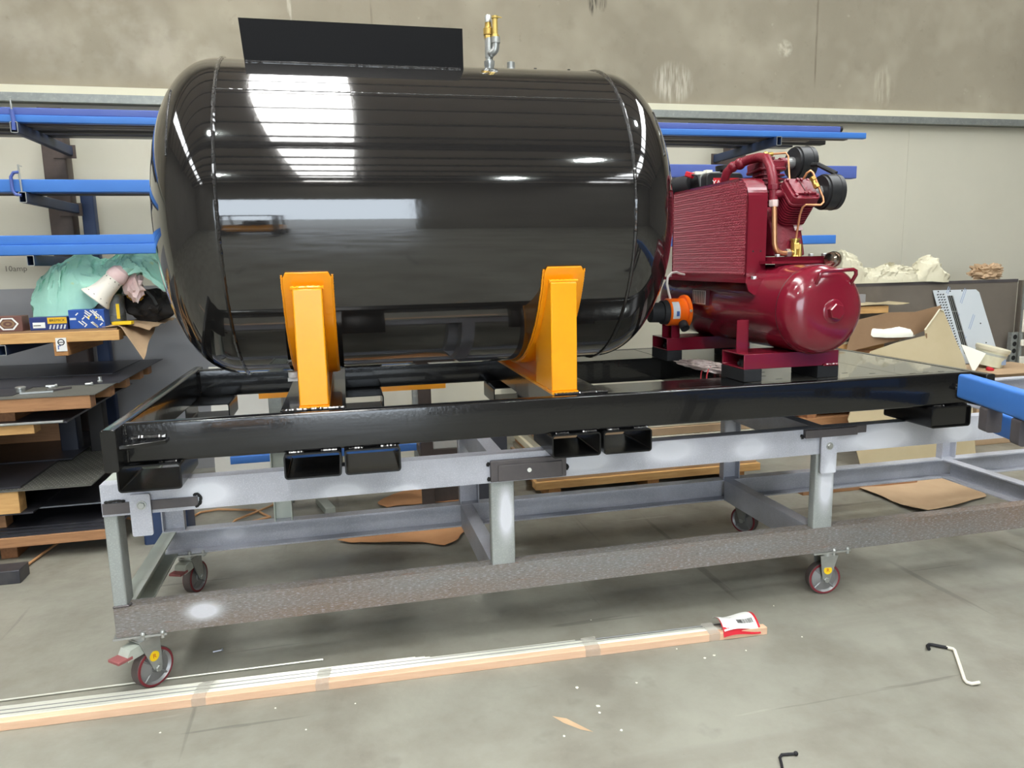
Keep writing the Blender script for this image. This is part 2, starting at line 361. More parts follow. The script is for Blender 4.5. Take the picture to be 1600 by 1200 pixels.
    def mesh(s, name, off=(0, 0, 0), smooth=True, ang=35, fixn=True):
        me = bpy.data.meshes.new(name)
        ox, oy, oz = off
        me.from_pydata([(x-ox, y-oy, z-oz) for (x, y, z) in s.v], [], s.f)
        if fixn:
            bm = bmesh.new(); bm.from_mesh(me); bmesh.ops.recalc_face_normals(bm, faces=bm.faces); bm.to_mesh(me); bm.free()
        if smooth:
            me.polygons.foreach_set('use_smooth', [True]*len(me.polygons))
            me.set_sharp_from_angle(angle=math.radians(ang))
        me.update()
        return me
def arc(c, r, a0, a1, n, axis):
    out = []
    for i in range(n+1):
        t = math.radians(a0 + (a1-a0)*i/n)
        out.append(ax3(axis, (c[0]+r*math.cos(t), c[1]+r*math.sin(t)), c[2]))
    return out
SANG = -0.009818
SORG = Vector((0.0892, -0.1189, 0))
class Thing:
    """an Empty at the thing's base; parts are written in world (or skid-frame) coordinates"""
    def __init__(s, name, label, cat, base=(0, 0, 0), group=None, skid=False):
        o = bpy.data.objects.new(name, None); COL.objects.link(o); o.empty_display_size = 0.1
        b = Vector(base)
        if skid:
            o.rotation_euler = (0, 0, SANG); o.location = SORG + Matrix.Rotation(SANG, 3, 'Z') @ b
        else: o.location = b
        o['label'] = label; o['category'] = cat
        if group: o['group'] = group
        s.o = o; s.b = base
    def part(s, name, mb, m, parent=None, label=None, bevel=0, stuff=False, ang=35, fixn=True):
        me = mb.mesh(name, s.b, ang=ang, fixn=fixn); me.materials.append(M[m])
        o = bpy.data.objects.new(name, me); COL.objects.link(o); o.parent = parent or s.o
        if label: o['label'] = label
        if stuff: o['kind'] = 'stuff'
        if bevel:
            bv = o.modifiers.new('bevel', 'BEVEL'); bv.width = bevel; bv.segments = 2; bv.limit_method = 'ANGLE'
        return o
    def text(s, body, size, mtx, m, parent=None, name='lettering', depth=0.0004):
        return text(body, size, mtx, m, parent or s.o, s.b, name, depth)
def text(body, size, mtx, m, parent, off, name, depth):
    cu = bpy.data.curves.new('t', 'FONT'); cu.body = body; cu.size = size; cu.extrude = depth; cu.align_x = 'CENTER'; cu.align_y = 'CENTER'
    cu.resolution_u = 2
    tmp = bpy.data.objects.new('t', cu); COL.objects.link(tmp)
    dg = bpy.context.evaluated_depsgraph_get(); dg.update()
    me = bpy.data.meshes.new_from_object(tmp.evaluated_get(dg))
    bpy.data.objects.remove(tmp)
    me.name = name
    me.transform(Matrix.Translation(-Vector(off)) @ mtx)
    me.materials.clear(); me.materials.append(M[m])
    o = bpy.data.objects.new(name, me); COL.objects.link(o); o.parent = parent
    return o
def frame(loc, xdir, ydir):
    x = Vector(xdir).normalized(); y = Vector(ydir); y = (y - x*y.dot(x)).normalized(); z = x.cross(y)
    m = Matrix((x, y, z)).transposed().to_4x4(); m.translation = Vector(loc); return m
def solo(name, label, cat, mb, m, base, group=None, bevel=0, ang=35, kind=None):
    me = mb.mesh(name, base, ang=ang); me.materials.append(M[m])
    o = bpy.data.objects.new(name, me); COL.objects.link(o); o.location = base
    if label: o['label'] = label
    if cat: o['category'] = cat
    if group: o['group'] = group
    if kind: o['kind'] = kind
    if bevel:
        bv = o.modifiers.new('bevel', 'BEVEL'); bv.width = bevel; bv.segments = 2; bv.limit_method = 'ANGLE'
    return o
def struct(name, mb, m, parent=None, bevel=0):
    o = solo(name, None, None, mb, m, (0, 0, 0), bevel=bevel)
    if parent: o.parent = parent
    else: o['kind'] = 'structure'
    return o
def bead(path, r, seed=0, k=6):
    """weld bead: a lumpy little rope along the path"""
    pts = [Vector(p) for p in path]; out = []
    for a, b in zip(pts[:-1], pts[1:]):
        n = max(2, int((b-a).length/(r*1.1)))
        out += [a.lerp(b, i/n) for i in range(n)]
    out.append(pts[-1])
    return MB().sweep(out, r, k, rf=lambda i: 0.75+0.5*abs(math.sin(i*1.3+seed))+0.25*noise.noise((i*0.7, seed, 0)))
# ================================================================== THE HALL
WY = 3.6
struct('floor', MB().box(-9, 15, -12.2, WY+0.1, -0.1, 0), 'floor_concrete')
struct('floor_apron', MB().box(-40, 45, -70, -12.2, -0.12, -0.02), 'apron_concrete')
struct('wall_back', MB().box(-9, 15, WY, WY+0.16, 0, ROOF+0.2), 'wall_concrete')
trim = MB().box(-9, 15, WY-0.05, WY, 3.00, 3.066)
struct('trim_1', trim, 'cream_flashing')
t2 = MB()
t2.prism([(WY-0.10, 2.938), (WY-0.0, 2.938), (WY-0.0, 3.0), (WY-0.10, 3.0)], 'x', -9, 15)
struct('trim_2', t2, 'galvanised')
clad = bpy.data.objects.new('wall_back_lining', None); COL.objects.link(clad); clad['kind'] = 'structure'
seam0 = 6.56
for k in range(-8, 4):
    x0 = seam0 + k*1.9
    struct('wall_panel', MB().box(x0+0.001, x0+1.899, WY-0.022, WY-0.001, 0.0, 2.935), 'wall_sheet', parent=clad)
wl = MB().box(-9.2, -9, -12, WY+.1, 0, ROOF+.2); struct('wall_left', wl, 'hall_wall')
struct('wall_right', MB().box(15, 15.2, -12, WY+.1, 0, ROOF+.2), 'hall_wall')
wf = MB().box(-9, -2.4, -12.2, -12, 0, ROOF+.2).box(2.3, 15, -12.2, -12, 0, ROOF+.2).box(-2.4, 2.3, -12.2, -12, 4.5, ROOF+.2)
struct('wall_front', wf, 'hall_wall')
struct('door_1', MB().box(-2.5, -2.4, -12.02, -11.96, 0, 4.6).box(2.3, 2.4, -12.02, -11.96, 0, 4.6).box(-2.5, 2.4, -12.02, -11.96, 4.5, 4.6), 'galvanised')
ce = MB()
xs = [-9.2] + sorted(sum(([x-0.5, x+0.5] for x, y in SKYLIGHTS), [])) + [15.2]
for i in range(0, len(xs), 2): ce.box(xs[i], xs[i+1], -12.2, WY+.2, ROOF, ROOF+0.04)
for (x, y) in SKYLIGHTS: ce.box(x-0.5, x+0.5, -12.2, y-7.0, ROOF, ROOF+.04).box(x-0.5, x+0.5, y+7.0, WY+.2, ROOF, ROOF+.04)
cl = struct('ceiling', ce, 'roof_steel')
for k in range(13):
    y = 2.9 - k*1.2
    struct('purlin', MB().chan('x', -9, 15, y, y+0.06, ROOF-0.2, ROOF-0.005, '-x', 0.004, 0.006), 'purlin_steel', parent=cl)
for y in (-3.6, -9.4):
    struct('rafter', MB().box(-9, 15, y-0.1, y+0.1, ROOF-0.62, ROOF-0.21), 'purlin_steel', parent=cl)
for k, (x, y) in enumerate(LAMPS):
    t = Thing('high_bay_lamp', 'grey high bay lamp under the roof, ' + ['right of the roller door', 'between door and camera at right', 'left of the roller door', 'above left of the tank front', 'above the compressor'][k], 'lamp', (x, y, 6.2), 'high bay lamps under the roof')
    t.part('shade', MB().lathe([(0.06, 0.35), (0.10, 0.30), (0.14, 0.18), (0.24, 0.0), (0.23, 0.0), (0.13, 0.17), (0.09, 0.28)], (x, y, 6.2), (0, 0, 1), 24), 'lamp_shade')
    t.part('hanger', MB().cyl((x, y, 6.5), (x, y, ROOF+0.01), 0.012), 'lamp_shade')
# ================================================================== TROLLEY
B0, BT, B1, B2 = 0.245, 0.370, 0.742, 0.867
TX1 = 6.15; TYB = 0.92; PW = 0.065
T = Thing('trolley', 'long low grey steel trolley on castors under the black frame', 'trolley', (0, 0, 0))
T.part('front_rail', MB().chan('x', 0, TX1, 0, PW, B0, BT, '-x'), 'trolley_rust', label='lower front channel, rusty brown with pale overspray')
T.part('rear_rail', MB().chan('x', 0, TX1, TYB-PW, TYB, B0, BT, '+x'), 'trolley_steel')
T.part('front_rail', MB().chan('x', 0, TX1, 0, PW, B1, B2, '-x'), 'trolley_steel', label='upper front channel, grey with white overspray')
T.part('rear_rail', MB().chan('x', 0, TX1, TYB-PW, TYB, B1, B2, '+x'), 'trolley_steel')
PX = [0.0, 1.515, 3.10, 4.64, 6.09]
for i, x in enumerate(PX):
    end = (i == len(PX)-1)
    for (z0, z1) in ((B0+0.001, BT-0.001), (B1+0.001, B2-0.001)):
        T.part('cross_channel', MB().chan('y', PW*0.99 if not (i == 0 and z0 > 0.6) else 0.008, TYB-PW, x, x+PW, z0, z1, '+x' if i >= 3 else '-x'), 'trolley_pale' if i == 0 else 'trolley_steel')
    wd = 0.05 if i in (0, 4) else 0.104
    m_ = 'trolley_post'
    if i == 0:
        T.part('post', MB().rhs('z', BT, B1, x, x+wd, 0.004, 0.104, 0.004, 0.008), m_)
    else:
        T.part('post', MB().rhs('z', BT, B1, x, x+wd, 0.004, 0.054, 0.004, 0.008), m_)
    # rear posts are channels with the open side to the front
    p = [(x, TYB-0.052), (x+0.006, TYB-0.052), (x+0.006, TYB-0.008), (x+0.100, TYB-0.008), (x+0.100, TYB-0.052), (x+0.106, TYB-0.052), (x+0.106, TYB-0.002), (x, TYB-0.002)]
    T.part('post', MB().prism(p, 'z', BT, B1), 'trolley_steel')
p = [(0.54, TYB-0.052), (0.546, TYB-0.052), (0.546, TYB-0.008), (0.624, TYB-0.008), (0.624, TYB-0.052), (0.63, TYB-0.052), (0.63, TYB-0.002), (0.54, TYB-0.002)]
T.part('post', MB().prism(p, 'z', BT, B1), 'trolley_pale')
T.part('weld_bead', bead([(0.0, 0.0, BT+0.003), (0.055, 0.0, BT+0.004), (0.06, 0.02, BT+0.004)], 0.005), 'mill_bar')
# swing-down stops bolted on the front face
def stop_plate(x0, x1, z0, z1, y, bx, bz, r=0.008):
    pl = T.part('stop_plate', MB().prism(rrect(x0, x1, z0, z1, r), 'y', y-0.008, y), 'trolley_steel', label='pale grey stop plate')
    T.part('bolt', MB().hexnut((bx, y-0.008, bz), (0, -1, 0), 0.0135, 0.010).cyl((bx, y-0.008, bz), (bx, y-0.0105, bz), 0.018), 'zinc', parent=pl)
stop_plate(0.104, 0.178, 0.660, 0.826, -0.014, 0.146, 0.783)
T.part('flat_bar', MB().box(0.004, 0.112, -0.008, 0.0, 0.752, 0.795).box(0.112, 0.345, -0.008, 0.0, 0.757, 0.794), 'mill_bar', label='dark flat bar welded to the upper channel')
T.part('weld_bead', bead([(0.330, -0.004, 0.800), (0.346, -0.006, 0.806), (0.357, -0.006, 0.790), (0.352, -0.004, 0.765), (0.335, -0.004, 0.752)], 0.0055), 'dark_gap')
T.part('weld_bead', bead([(0.012, -0.004, 0.800), (0.055, -0.004, 0.803), (0.085, -0.004, 0.800)], 0.005), 'dark_gap')
T.part('stop_block', MB().box(1.513, 1.85, -0.016, 0.0, 0.749, 0.842).box(1.545, 1.83, -0.022, -0.016, 0.750, 0.822), 'mill_bar', label='dark stop block on the upper channel beside the middle post', bevel=0.003)
T.part('bolt', MB().cyl((1.682, -0.022, 0.792), (1.682, -0.024, 0.792), 0.0095), 'label_white')
T.part('weld_bead', bead([(1.508, -0.004, 0.835), (1.502, -0.006, 0.818)], 0.006), 'dark_gap')
T.part('weld_bead', bead([(1.508, -0.004, 0.77), (1.506, -0.006, 0.752)], 0.006), 'dark_gap')
T.part('weld_bead', bead([(1.85, -0.004, 0.80), (1.86, -0.006, 0.785), (1.852, -0.004, 0.775)], 0.006), 'dark_gap')
stop_plate(3.108, 3.192, 0.650, 0.832, -0.012, 3.152, 0.783)
T.part('flat_bar', MB().box(3.02, 3.30, -0.022, 0.0, 0.828, 0.866).box(3.02, 3.36, -0.006, 0.0, 0.832, 0.868), 'mill_bar', label='dark bent bar at the top of the upper channel', bevel=0.002)
T.part('weld_bead', bead([(3.008, -0.004, 0.846), (3.012, -0.01, 0.825)], 0.006), 'dark_gap')
# castors
def caster(x, y, px0, px1, py0, py1, ang, brake, sticker=True):
    """ang: heading of the wheel face normal in degrees; wheel centre at (x, y)"""
    ZP = B0-0.001; R = 0.082; cz = R
    n = Vector((math.cos(math.radians(ang)), math.sin(math.radians(ang)), 0)); tdir = Vector((-n.y, n.x, 0))
    c = Vector((x, y, cz)); pc = Vector(((px0+px1)/2, (py0+py1)/2, 0))
    f = MB()
    f.box(px0, px1, py0, py1, ZP-0.008, ZP)
    f.cyl((pc.x, pc.y, ZP-0.028), (pc.x, pc.y, ZP-0.008), 0.042, 0.042, 20)
    for s_ in (-1, 1):
        o = n*0.034*s_
        # fork cheek: a tapered plate from the swivel down to the axle
        top = Vector((pc.x, pc.y, 0)) + o
        q = []
        for (tt, zz) in ((-0.045, ZP-0.026), (0.045, ZP-0.026), (0.020, 0), (0, -0.016), (-0.018, 0.0)):
            if zz > 0.1: q.append(top + tdir*tt + Vector((0, 0, zz)))
            else: q.append(c + o + tdir*tt + Vector((0, 0, zz)))
        k = [p - n*0.0025 for p in q] + [p + n*0.0025 for p in q]
        f.add(k, [(0, 1, 2, 3, 4), (9, 8, 7, 6, 5)] + [(i, (i+1) % 5, (i+1) % 5+5, i+5) for i in range(5)])
    top = Vector((pc.x, pc.y, ZP-0.027))
    f.obox(top, (0.09, 0.072, 0.005), (0, 0, math.radians(ang+90)))
    fo = T.part('caster', f, 'zinc')
    whl = MB()
    whl.lathe([(0.020, -0.024), (0.022, -0.02), (0.062, -0.012), (0.072, -0.0225), (0.072, 0.0225), (0.062, 0.012), (0.022, 0.02), (0.020, 0.024)], c, n, 28)
    for i in range(4):
        t = PI/4 + i*PI/2
        d = tdir*math.cos(t) + Vector((0, 0, 1))*math.sin(t)
        whl.sweep([c + d*0.02 + n*0.014, c + d*0.068 + n*0.016], 0.0045, 6)
        whl.sweep([c + d*0.02 - n*0.014, c + d*0.068 - n*0.016], 0.0045, 6)
    T.part('wheel', whl, 'wheel_grey', parent=fo)
    T.part('tyre', MB().lathe([(0.070, -0.0228), (0.0785, -0.0228), (R-0.002, -0.018), (R-0.001, 0.0), (R-0.002, 0.018), (0.0785, 0.0228), (0.070, 0.0228)], c, n, 36, cap=False), 'tyre_red', parent=fo)
    T.part('tread', MB().lathe([(R-0.004, -0.0205), (R, -0.019), (R, 0.019), (R-0.004, 0.0205)], c, n, 36, cap=False), 'tyre_tread', parent=fo)
    bo = MB()
    bo.cyl(c - n*0.044, c + n*0.044, 0.008, 0.008, 10).hexnut(c + n*0.037, n, 0.014, 0.009).hexnut(c - n*0.037, -n, 0.014, 0.009)
    T.part('axle_bolt', bo, 'zinc', parent=fo)
    for bx in (px0*0.45+px1*0.55, px1-0.016):
        pb = MB()
        pb.ball((bx, py0+0.004 if py0 < 0.2 else py0+0.012, ZP+0.004), 0.011, 10, 6).cyl((bx, py0+0.004 if py0 < .2 else py0+.012, ZP-0.018), (bx, py0+0.004 if py0 < .2 else py0+.012, ZP), 0.008)
        T.part('plate_bolt', pb, 'zinc', parent=fo)
    if sticker:
        mid = (Vector((pc.x, pc.y, ZP-0.05)) + c)/2 + n*0.0375
        T.part('sticker', MB().cyl(mid, mid + n*0.0008, 0.021, 0.021, 20), 'sticker_yellow', parent=fo)
        T.text('R', 0.026, frame(mid + n*0.001, (-n.y, n.x, 0), (0, 0, 1)), 'ink_red', parent=fo)
    if brake:
        a = pc - tdir*0.02 + Vector((0, 0, ZP-0.035)); b = a - tdir*0.075 + Vector((0, 0, -0.030))
        T.part('brake_arm', MB().add([p + n*k_ for p in (a, a - tdir*0.06 + Vector((0, 0, -0.006)), b, b + Vector((0, 0, -0.02)), a + Vector((0, 0, -0.045))) for k_ in (-0.03, 0.03)],
               [(0, 2, 4, 6, 8), (9, 7, 5, 3, 1), (0, 1, 3, 2), (2, 3, 5, 4), (4, 5, 7, 6), (6, 7, 9, 8), (8, 9, 1, 0)]), 'trolley_pale', parent=fo)
        e = b - tdir*0.020 + Vector((0, 0, -0.014))
        T.part('brake_pedal', MB().obox((b+e)/2, (0.062, 0.066, 0.012), (0, math.radians(28), math.radians(ang-90)) if False else (0, 0, math.radians(ang+90))), 'pedal_red', parent=fo, bevel=0.002)
caster(0.105, 0.055, -0.012, 0.185, -0.006, 0.094, -42, True)
caster(3.215, 0.070, 3.105, 3.310, -0.006, 0.094, -98, False)
caster(0.115, 0.960, 0.02, 0.20, TYB-0.075, TYB+0.03, -22, True, False)
caster(3.285, 0.930, 3.16, 3.34, TYB-0.075, TYB+0.03, -150, False, False)
caster(6.02, 0.055, 5.94, 6.14, -0.006, 0.094, -98, False)
caster(6.02, 0.930, 5.94, 6.14, TYB-0.075, TYB+0.03, -98, False)
# ================================================================== SKID FRAME (local skid coordinates)
ST, SB = 1.122, 0.971
K = Thing('skid_frame', 'gloss black steel skid frame with fork pockets, carrying tank and compressor', 'frame', (0, 0, 0.87), skid=True)
K.part('side_beam', MB().rhs('x', 0.05, 3.70, 0.0, 0.05, SB, ST, 0.005, 0.010), 'black_gloss')
K.part('side_beam', MB().rhs('x', 0.05, 3.70, 1.44, 1.49, SB, ST, 0.005, 0.010), 'black_gloss')
K.part('end_beam', MB().prism(rrect(0.0, 0.05, SB-0.002, ST+0.001, 0.010), 'y', -0.105, 1.60), 'black_gloss', bevel=0.003)
K.part('end_beam', MB().prism(rrect(3.70, 3.75, SB-0.002, ST+0.001, 0.010), 'y', -0.085, 1.60), 'black_gloss', bevel=0.003)
for (x0, x1) in ((0.592, 0.840), (1.685, 1.925)):
    K.part('cross_plate', MB().prism([(x0, ST), (x0, SB+0.05), (x0+0.008, SB+0.05), (x0+0.008, ST-0.010), (x1-0.008, ST-0.010), (x1-0.008, SB+0.05), (x1, SB+0.05), (x1, ST)], 'y', 0.05, 1.44), 'black_gloss')
    K.part('weld_bead', bead([(x0+0.005, 0.052, ST+0.002), (x1-0.003, 0.052, ST+0.002)], 0.0065, x0), 'black_weld')
    K.part('weld_bead', bead([(x0+0.005, 1.438, ST+0.002), (x1-0.003, 1.438, ST+0.002)], 0.0065, x0), 'black_weld')
K.part('corner_lug', MB().prism([(0.05, -0.085), (0.05, 0.0), (0.195, 0.0), (0.195, -0.028), (0.17, -0.045), (0.12, -0.07)], 'z', 1.046, 1.060), 'black_gloss', bevel=0.002)
K.part('weld_bead', bead([(0.075, -0.006, 1.063), (0.105, -0.006, 1.067), (0.19, -0.006, 1.065)], 0.010, 2), 'black_weld')
K.part('weld_bead', bead([(0.053, -0.004, ST-0.004), (0.053, -0.004, SB+0.006)], 0.0055, 1), 'black_weld')
K.part('corner_lug', MB().prism([(3.70, -0.07), (3.70, 0.0), (3.60, 0.0), (3.60, -0.02)], 'z', 1.046, 1.060), 'black_gloss', bevel=0.002)
K.part('weld_bead', bead([(3.61, -0.006, 1.064), (3.69, -0.006, 1.064)], 0.008, 5), 'black_weld')
K.part('weld_bead', bead([(0.054, 1.438, ST-0.006), (0.054, 1.438, SB+0.006)], 0.006, 3), 'black_weld')
PK = [(0.015, 0.235), (0.598, 0.812), (0.824, 1.040), (1.657, 1.868), (1.880, 2.095), (3.478, 3.695)]
for i, (x0, x1) in enumerate(PK):
    for (y0, y1) in ((-0.022, 0.29), (1.20, 1.51)):
        K.part('fork_pocket', MB().rhs('y', y0, y1, x0, x1, 0.870, SB-0.002, 0.006, 0.014), 'pocket_black')
        if i == 5: K.part('pocket_cap', MB().box(x0+0.008, x1-0.008, y0+0.012, y0+0.018, 0.878, SB-0.01), 'black_gloss')
    K.part('weld_bead', bead([(x0+0.02, -0.005, SB-0.001), (x0+0.075, -0.005, SB-0.001)], 0.0055, i), 'black_weld')
    K.part('weld_bead', bead([(x1-0.075, -0.005, SB-0.001), (x1-0.015, -0.005, SB-0.001)], 0.0055, i+.5), 'black_weld')
# deck: front and rear strips beside a rectangular opening, then the plate under the compressor
K.part('deck_strip', MB().box(1.925, 2.60, 0.05, 0.25, ST-0.012, ST-0.002), 'black_gloss')
K.part('deck_strip', MB().box(1.925, 2.60, 1.03, 1.44, ST-0.012, ST-0.002), 'black_gloss')
K.part('inner_beam', MB().box(1.925, 2.60, 0.215, 0.25, SB+0.02, ST-0.012), 'black_gloss')
K.part('inner_beam', MB().box(1.925, 2.60, 1.03, 1.065, SB+0.02, ST-0.012), 'black_gloss')
K.part('inner_beam', MB().box(2.60, 2.65, 0.05, 1.44, SB+0.02, ST-0.012), 'black_gloss')
for (x0, x1, y0, y1) in ((2.60, 3.36, 0.05, 1.44), (3.363, 3.70, 0.05, 1.44)):
    K.part('deck_plate', MB().box(x0, x1, y0, y1, ST-0.012, ST-0.001), 'deck_black')
sl = MB()
for (x, y) in ((2.74, 0.22), (2.92, 0.14), (2.76, 0.12), (3.14, 0.17), (3.25, 0.12), (2.80, 0.33), (3.0, 0.35), (3.42, 0.06), (3.5, 0.07), (3.58, 0.065)):
    sl.box(x, x+0.03, y, y+0.006, ST-0.0015, ST-0.0005)
K.part('deck_slot', sl, 'dark_gap', stuff=True)
# ================================================================== TANK
YC, ZC, RT = 0.745, 1.876, 0.685
G = Thing('air_tank', 'large gloss black horizontal air tank on yellow saddles', 'tank', (1.235, 0.745, ST), skid=True)
XL, XR, HD = 0.42, 2.05, 0.328
prof = []
for k in range(0, 25):
    t = PI/2*k/24; prof.append((RT*math.sin(t)**0.84, XL - HD*math.cos(t)**0.84))
prof += [(RT, XL+0.4), (RT, XL+0.8), (RT, XL+1.2), (RT, XR)]
for k in range(1, 25):
    t = PI/2*k/24; prof.append((RT*max(0, math.cos(t))**0.84, XR + HD*math.sin(t)**0.84))
shell = MB().lathe(prof, (0, YC, ZC), (1, 0, 0), 144, cap=False)
G.part('shell', shell, 'tank_gloss', ang=60)
for xs_, sd in ((XL, 0.3), (XR, 1.1)):
    pth = []
    for k in range(241):
        t = 2*PI*k/240
        pth.append((xs_, YC - (RT+0.0005)*math.cos(t), ZC + (RT+0.0005)*math.sin(t)))
    G.part('weld_seam', MB().sweep(pth, 0.0092, 6, cap=False, rf=lambda i: 0.62+0.55*abs(math.sin(i*1.9+sd))*(0.5+0.5*noise.noise((i*0.31, sd, 0)))), 'black_weld')
ta = math.radians(43.2)
G.part('weld_seam', MB().sweep([(XL+i*(XR-XL)/180, YC-(RT-0.001)*math.cos(ta), ZC+(RT-0.001)*math.sin(ta)) for i in range(181)], 0.0045, 6,
       rf=lambda i: 0.6+0.5*abs(math.sin(i*2.3))*(0.5+0.5*noise.noise((i*0.4, 9, 0)))), 'black_weld')
for (x, a0, a1, r_) in ((0.150, 20, 52, 0.55), (2.33, 22, 45, 0.55)):      # bright scar welds on the heads
    pth = []
    sgn = -1 if x < 1 else 1
    for k in range(40):
        t = math.radians(a0 + (a1-a0)*k/39); rr = 0.615
        hx = (XL if sgn < 0 else XR) + sgn*HD*(1-(rr/RT)**(2/0.84))**0.42
        pth.append((hx + sgn*0.001, YC - rr*math.cos(t), ZC + rr*math.sin(t)))
    G.part('weld_scar', MB().sweep(pth, 0.004, 6, rf=lambda i: 0.7+0.5*abs(math.sin(i*1.7))), 'black_weld')
# sign bracket on top: folded plate
th = math.radians(66); yb = YC-RT*math.cos(th); zb = ZC+RT*math.sin(th)
mp_ = MB()
mp_.add([(0.515, yb-0.002, zb-0.004), (1.415, yb-0.002, zb-0.004), (1.415, yb-0.004, zb+0.163), (0.502, yb-0.004, zb+0.165),
         (0.515, yb+0.004, zb-0.004), (1.415, yb+0.004, zb-0.004), (1.415, yb+0.002, zb+0.163), (0.502, yb+0.002, zb+0.165)],
        [(0, 1, 2, 3), (7, 6, 5, 4), (0, 4, 5, 1), (1, 5, 6, 2), (2, 6, 7, 3), (3, 7, 4, 0)])
mp_.add([(0.502, yb-0.004, zb+0.165), (1.415, yb-0.004, zb+0.163), (1.415, yb+0.11, zb+0.169), (0.502, yb+0.11, zb+0.171),
         (0.502, yb-0.004, zb+0.161), (1.415, yb-0.004, zb+0.159), (1.415, yb+0.11, zb+0.165), (0.502, yb+0.11, zb+0.167)],
        [(0, 1, 2, 3), (7, 6, 5, 4), (0, 4, 5, 1), (1, 5, 6, 2), (2, 6, 7, 3), (3, 7, 4, 0)])
mpo = G.part('mounting_plate', mp_, 'black_satin', label='upright black mounting plate')
G.part('weld_bead', bead([(0.52, yb-0.008, zb-0.004), (1.40, yb-0.008, zb-0.004)], 0.006, 4), 'black_weld', parent=mpo)
# top fittings
ZT = ZC+RT
vx = 1.586
rv = G.part('pipe_nipple', MB().lathe([(0.030, -0.02), (0.030, 0.008), (0.021, 0.010), (0.021, 0.022), (0.025, 0.030), (0.025, 0.048), (0.018, 0.052), (0.018, 0.068)], (vx, YC, ZT), (0, 0, 1), 20), 'zinc', label='galvanised pipe nipple carrying the relief valve')
G.part('tee', MB().lathe([(0.020, 0.064), (0.020, 0.150)], (vx, YC, ZT), (0, 0, 1), 16), 'zinc', parent=rv)
el = [(vx+0.004, YC-0.01, ZT+0.078)] + [(vx+0.004+0.022*math.sin(t), YC-0.022-0.012*math.sin(t), ZT+0.105-0.027*math.cos(t)) for t in (0.2, 0.6, 1.0, 1.4)] + [(vx+0.026, YC-0.034, ZT+0.128)]
G.part('elbow', MB().sweep(el, 0.017, 14).cyl((vx+0.026, YC-0.034, ZT+0.120), (vx+0.026, YC-0.034, ZT+0.146), 0.0205, None, 16), 'zinc', parent=rv, label='bright galvanised elbow')
G.part('relief_valve', MB().hexnut((vx-0.002, YC, ZT+0.146), (0, 0, 1), 0.020, 0.018).lathe([(0.023, 0.164), (0.023, 0.192), (0.017, 0.196), (0.015, 0.215), (0.016, 0.218)], (vx-0.002, YC, ZT), (0, 0, 1), 16), 'brass', parent=rv, label='brass relief valve')
G.part('valve_cap', MB().lathe([(0.015, 0.216), (0.015, 0.244), (0.011, 0.252)], (vx-0.002, YC, ZT), (0, 0, 1), 16), 'zinc', parent=rv)
G.part('brass_tube', MB().hexnut((vx+0.024, YC-0.034, ZT+0.146), (0, 0, 1), 0.018, 0.012).lathe([(0.0125, 0.158), (0.0125, 0.225), (0.016, 0.229), (0.016, 0.238), (0.010, 0.240)], (vx+0.024, YC-0.034, ZT), (0, 0, 1), 16)
       .sweep([(vx+0.026, YC-0.034, ZT+0.234), (vx+0.045, YC-0.036, ZT+0.235), (vx+0.056, YC-0.037, ZT+0.232)], 0.003, 6), 'brass_dull', parent=rv, label='brass tube with a wire pull')
G.part('plug', MB().lathe([(0.030, -0.02), (0.030, 0.006), (0.024, 0.008)], (1.690, YC, ZT), (0, 0, 1), 20).hexnut((1.690, YC, ZT+0.006), (0, 0, 1), 0.026, 0.012).lathe([(0.019, 0.016), (0.019, 0.046), (0.016, 0.048)], (1.690, YC, ZT), (0, 0, 1), 16), 'zinc', label='galvanised threaded plug')
for x in (1.796, 1.962):
    G.part('socket_cap', MB().lathe([(0.046, -0.02), (0.048, 0.008), (0.036, 0.013), (0.0, 0.014)], (x, YC, ZT), (0, 0, 1), 24).obox((x+0.006, YC, ZT+0.015), (0.012, 0.06, 0.006)), 'black_weld')
G.part('drain_plug', MB().lathe([(0.022, 0.0), (0.022, 0.025), (0.010, 0.030)], (0.62, YC-0.25, ZC-RT+0.025), (0, 0, -1), 16).box(0.595, 0.645, YC-0.252, YC-0.25, ZC-RT-0.018, ZC-RT-0.002), 'label_white', label='small white tag under the tank')
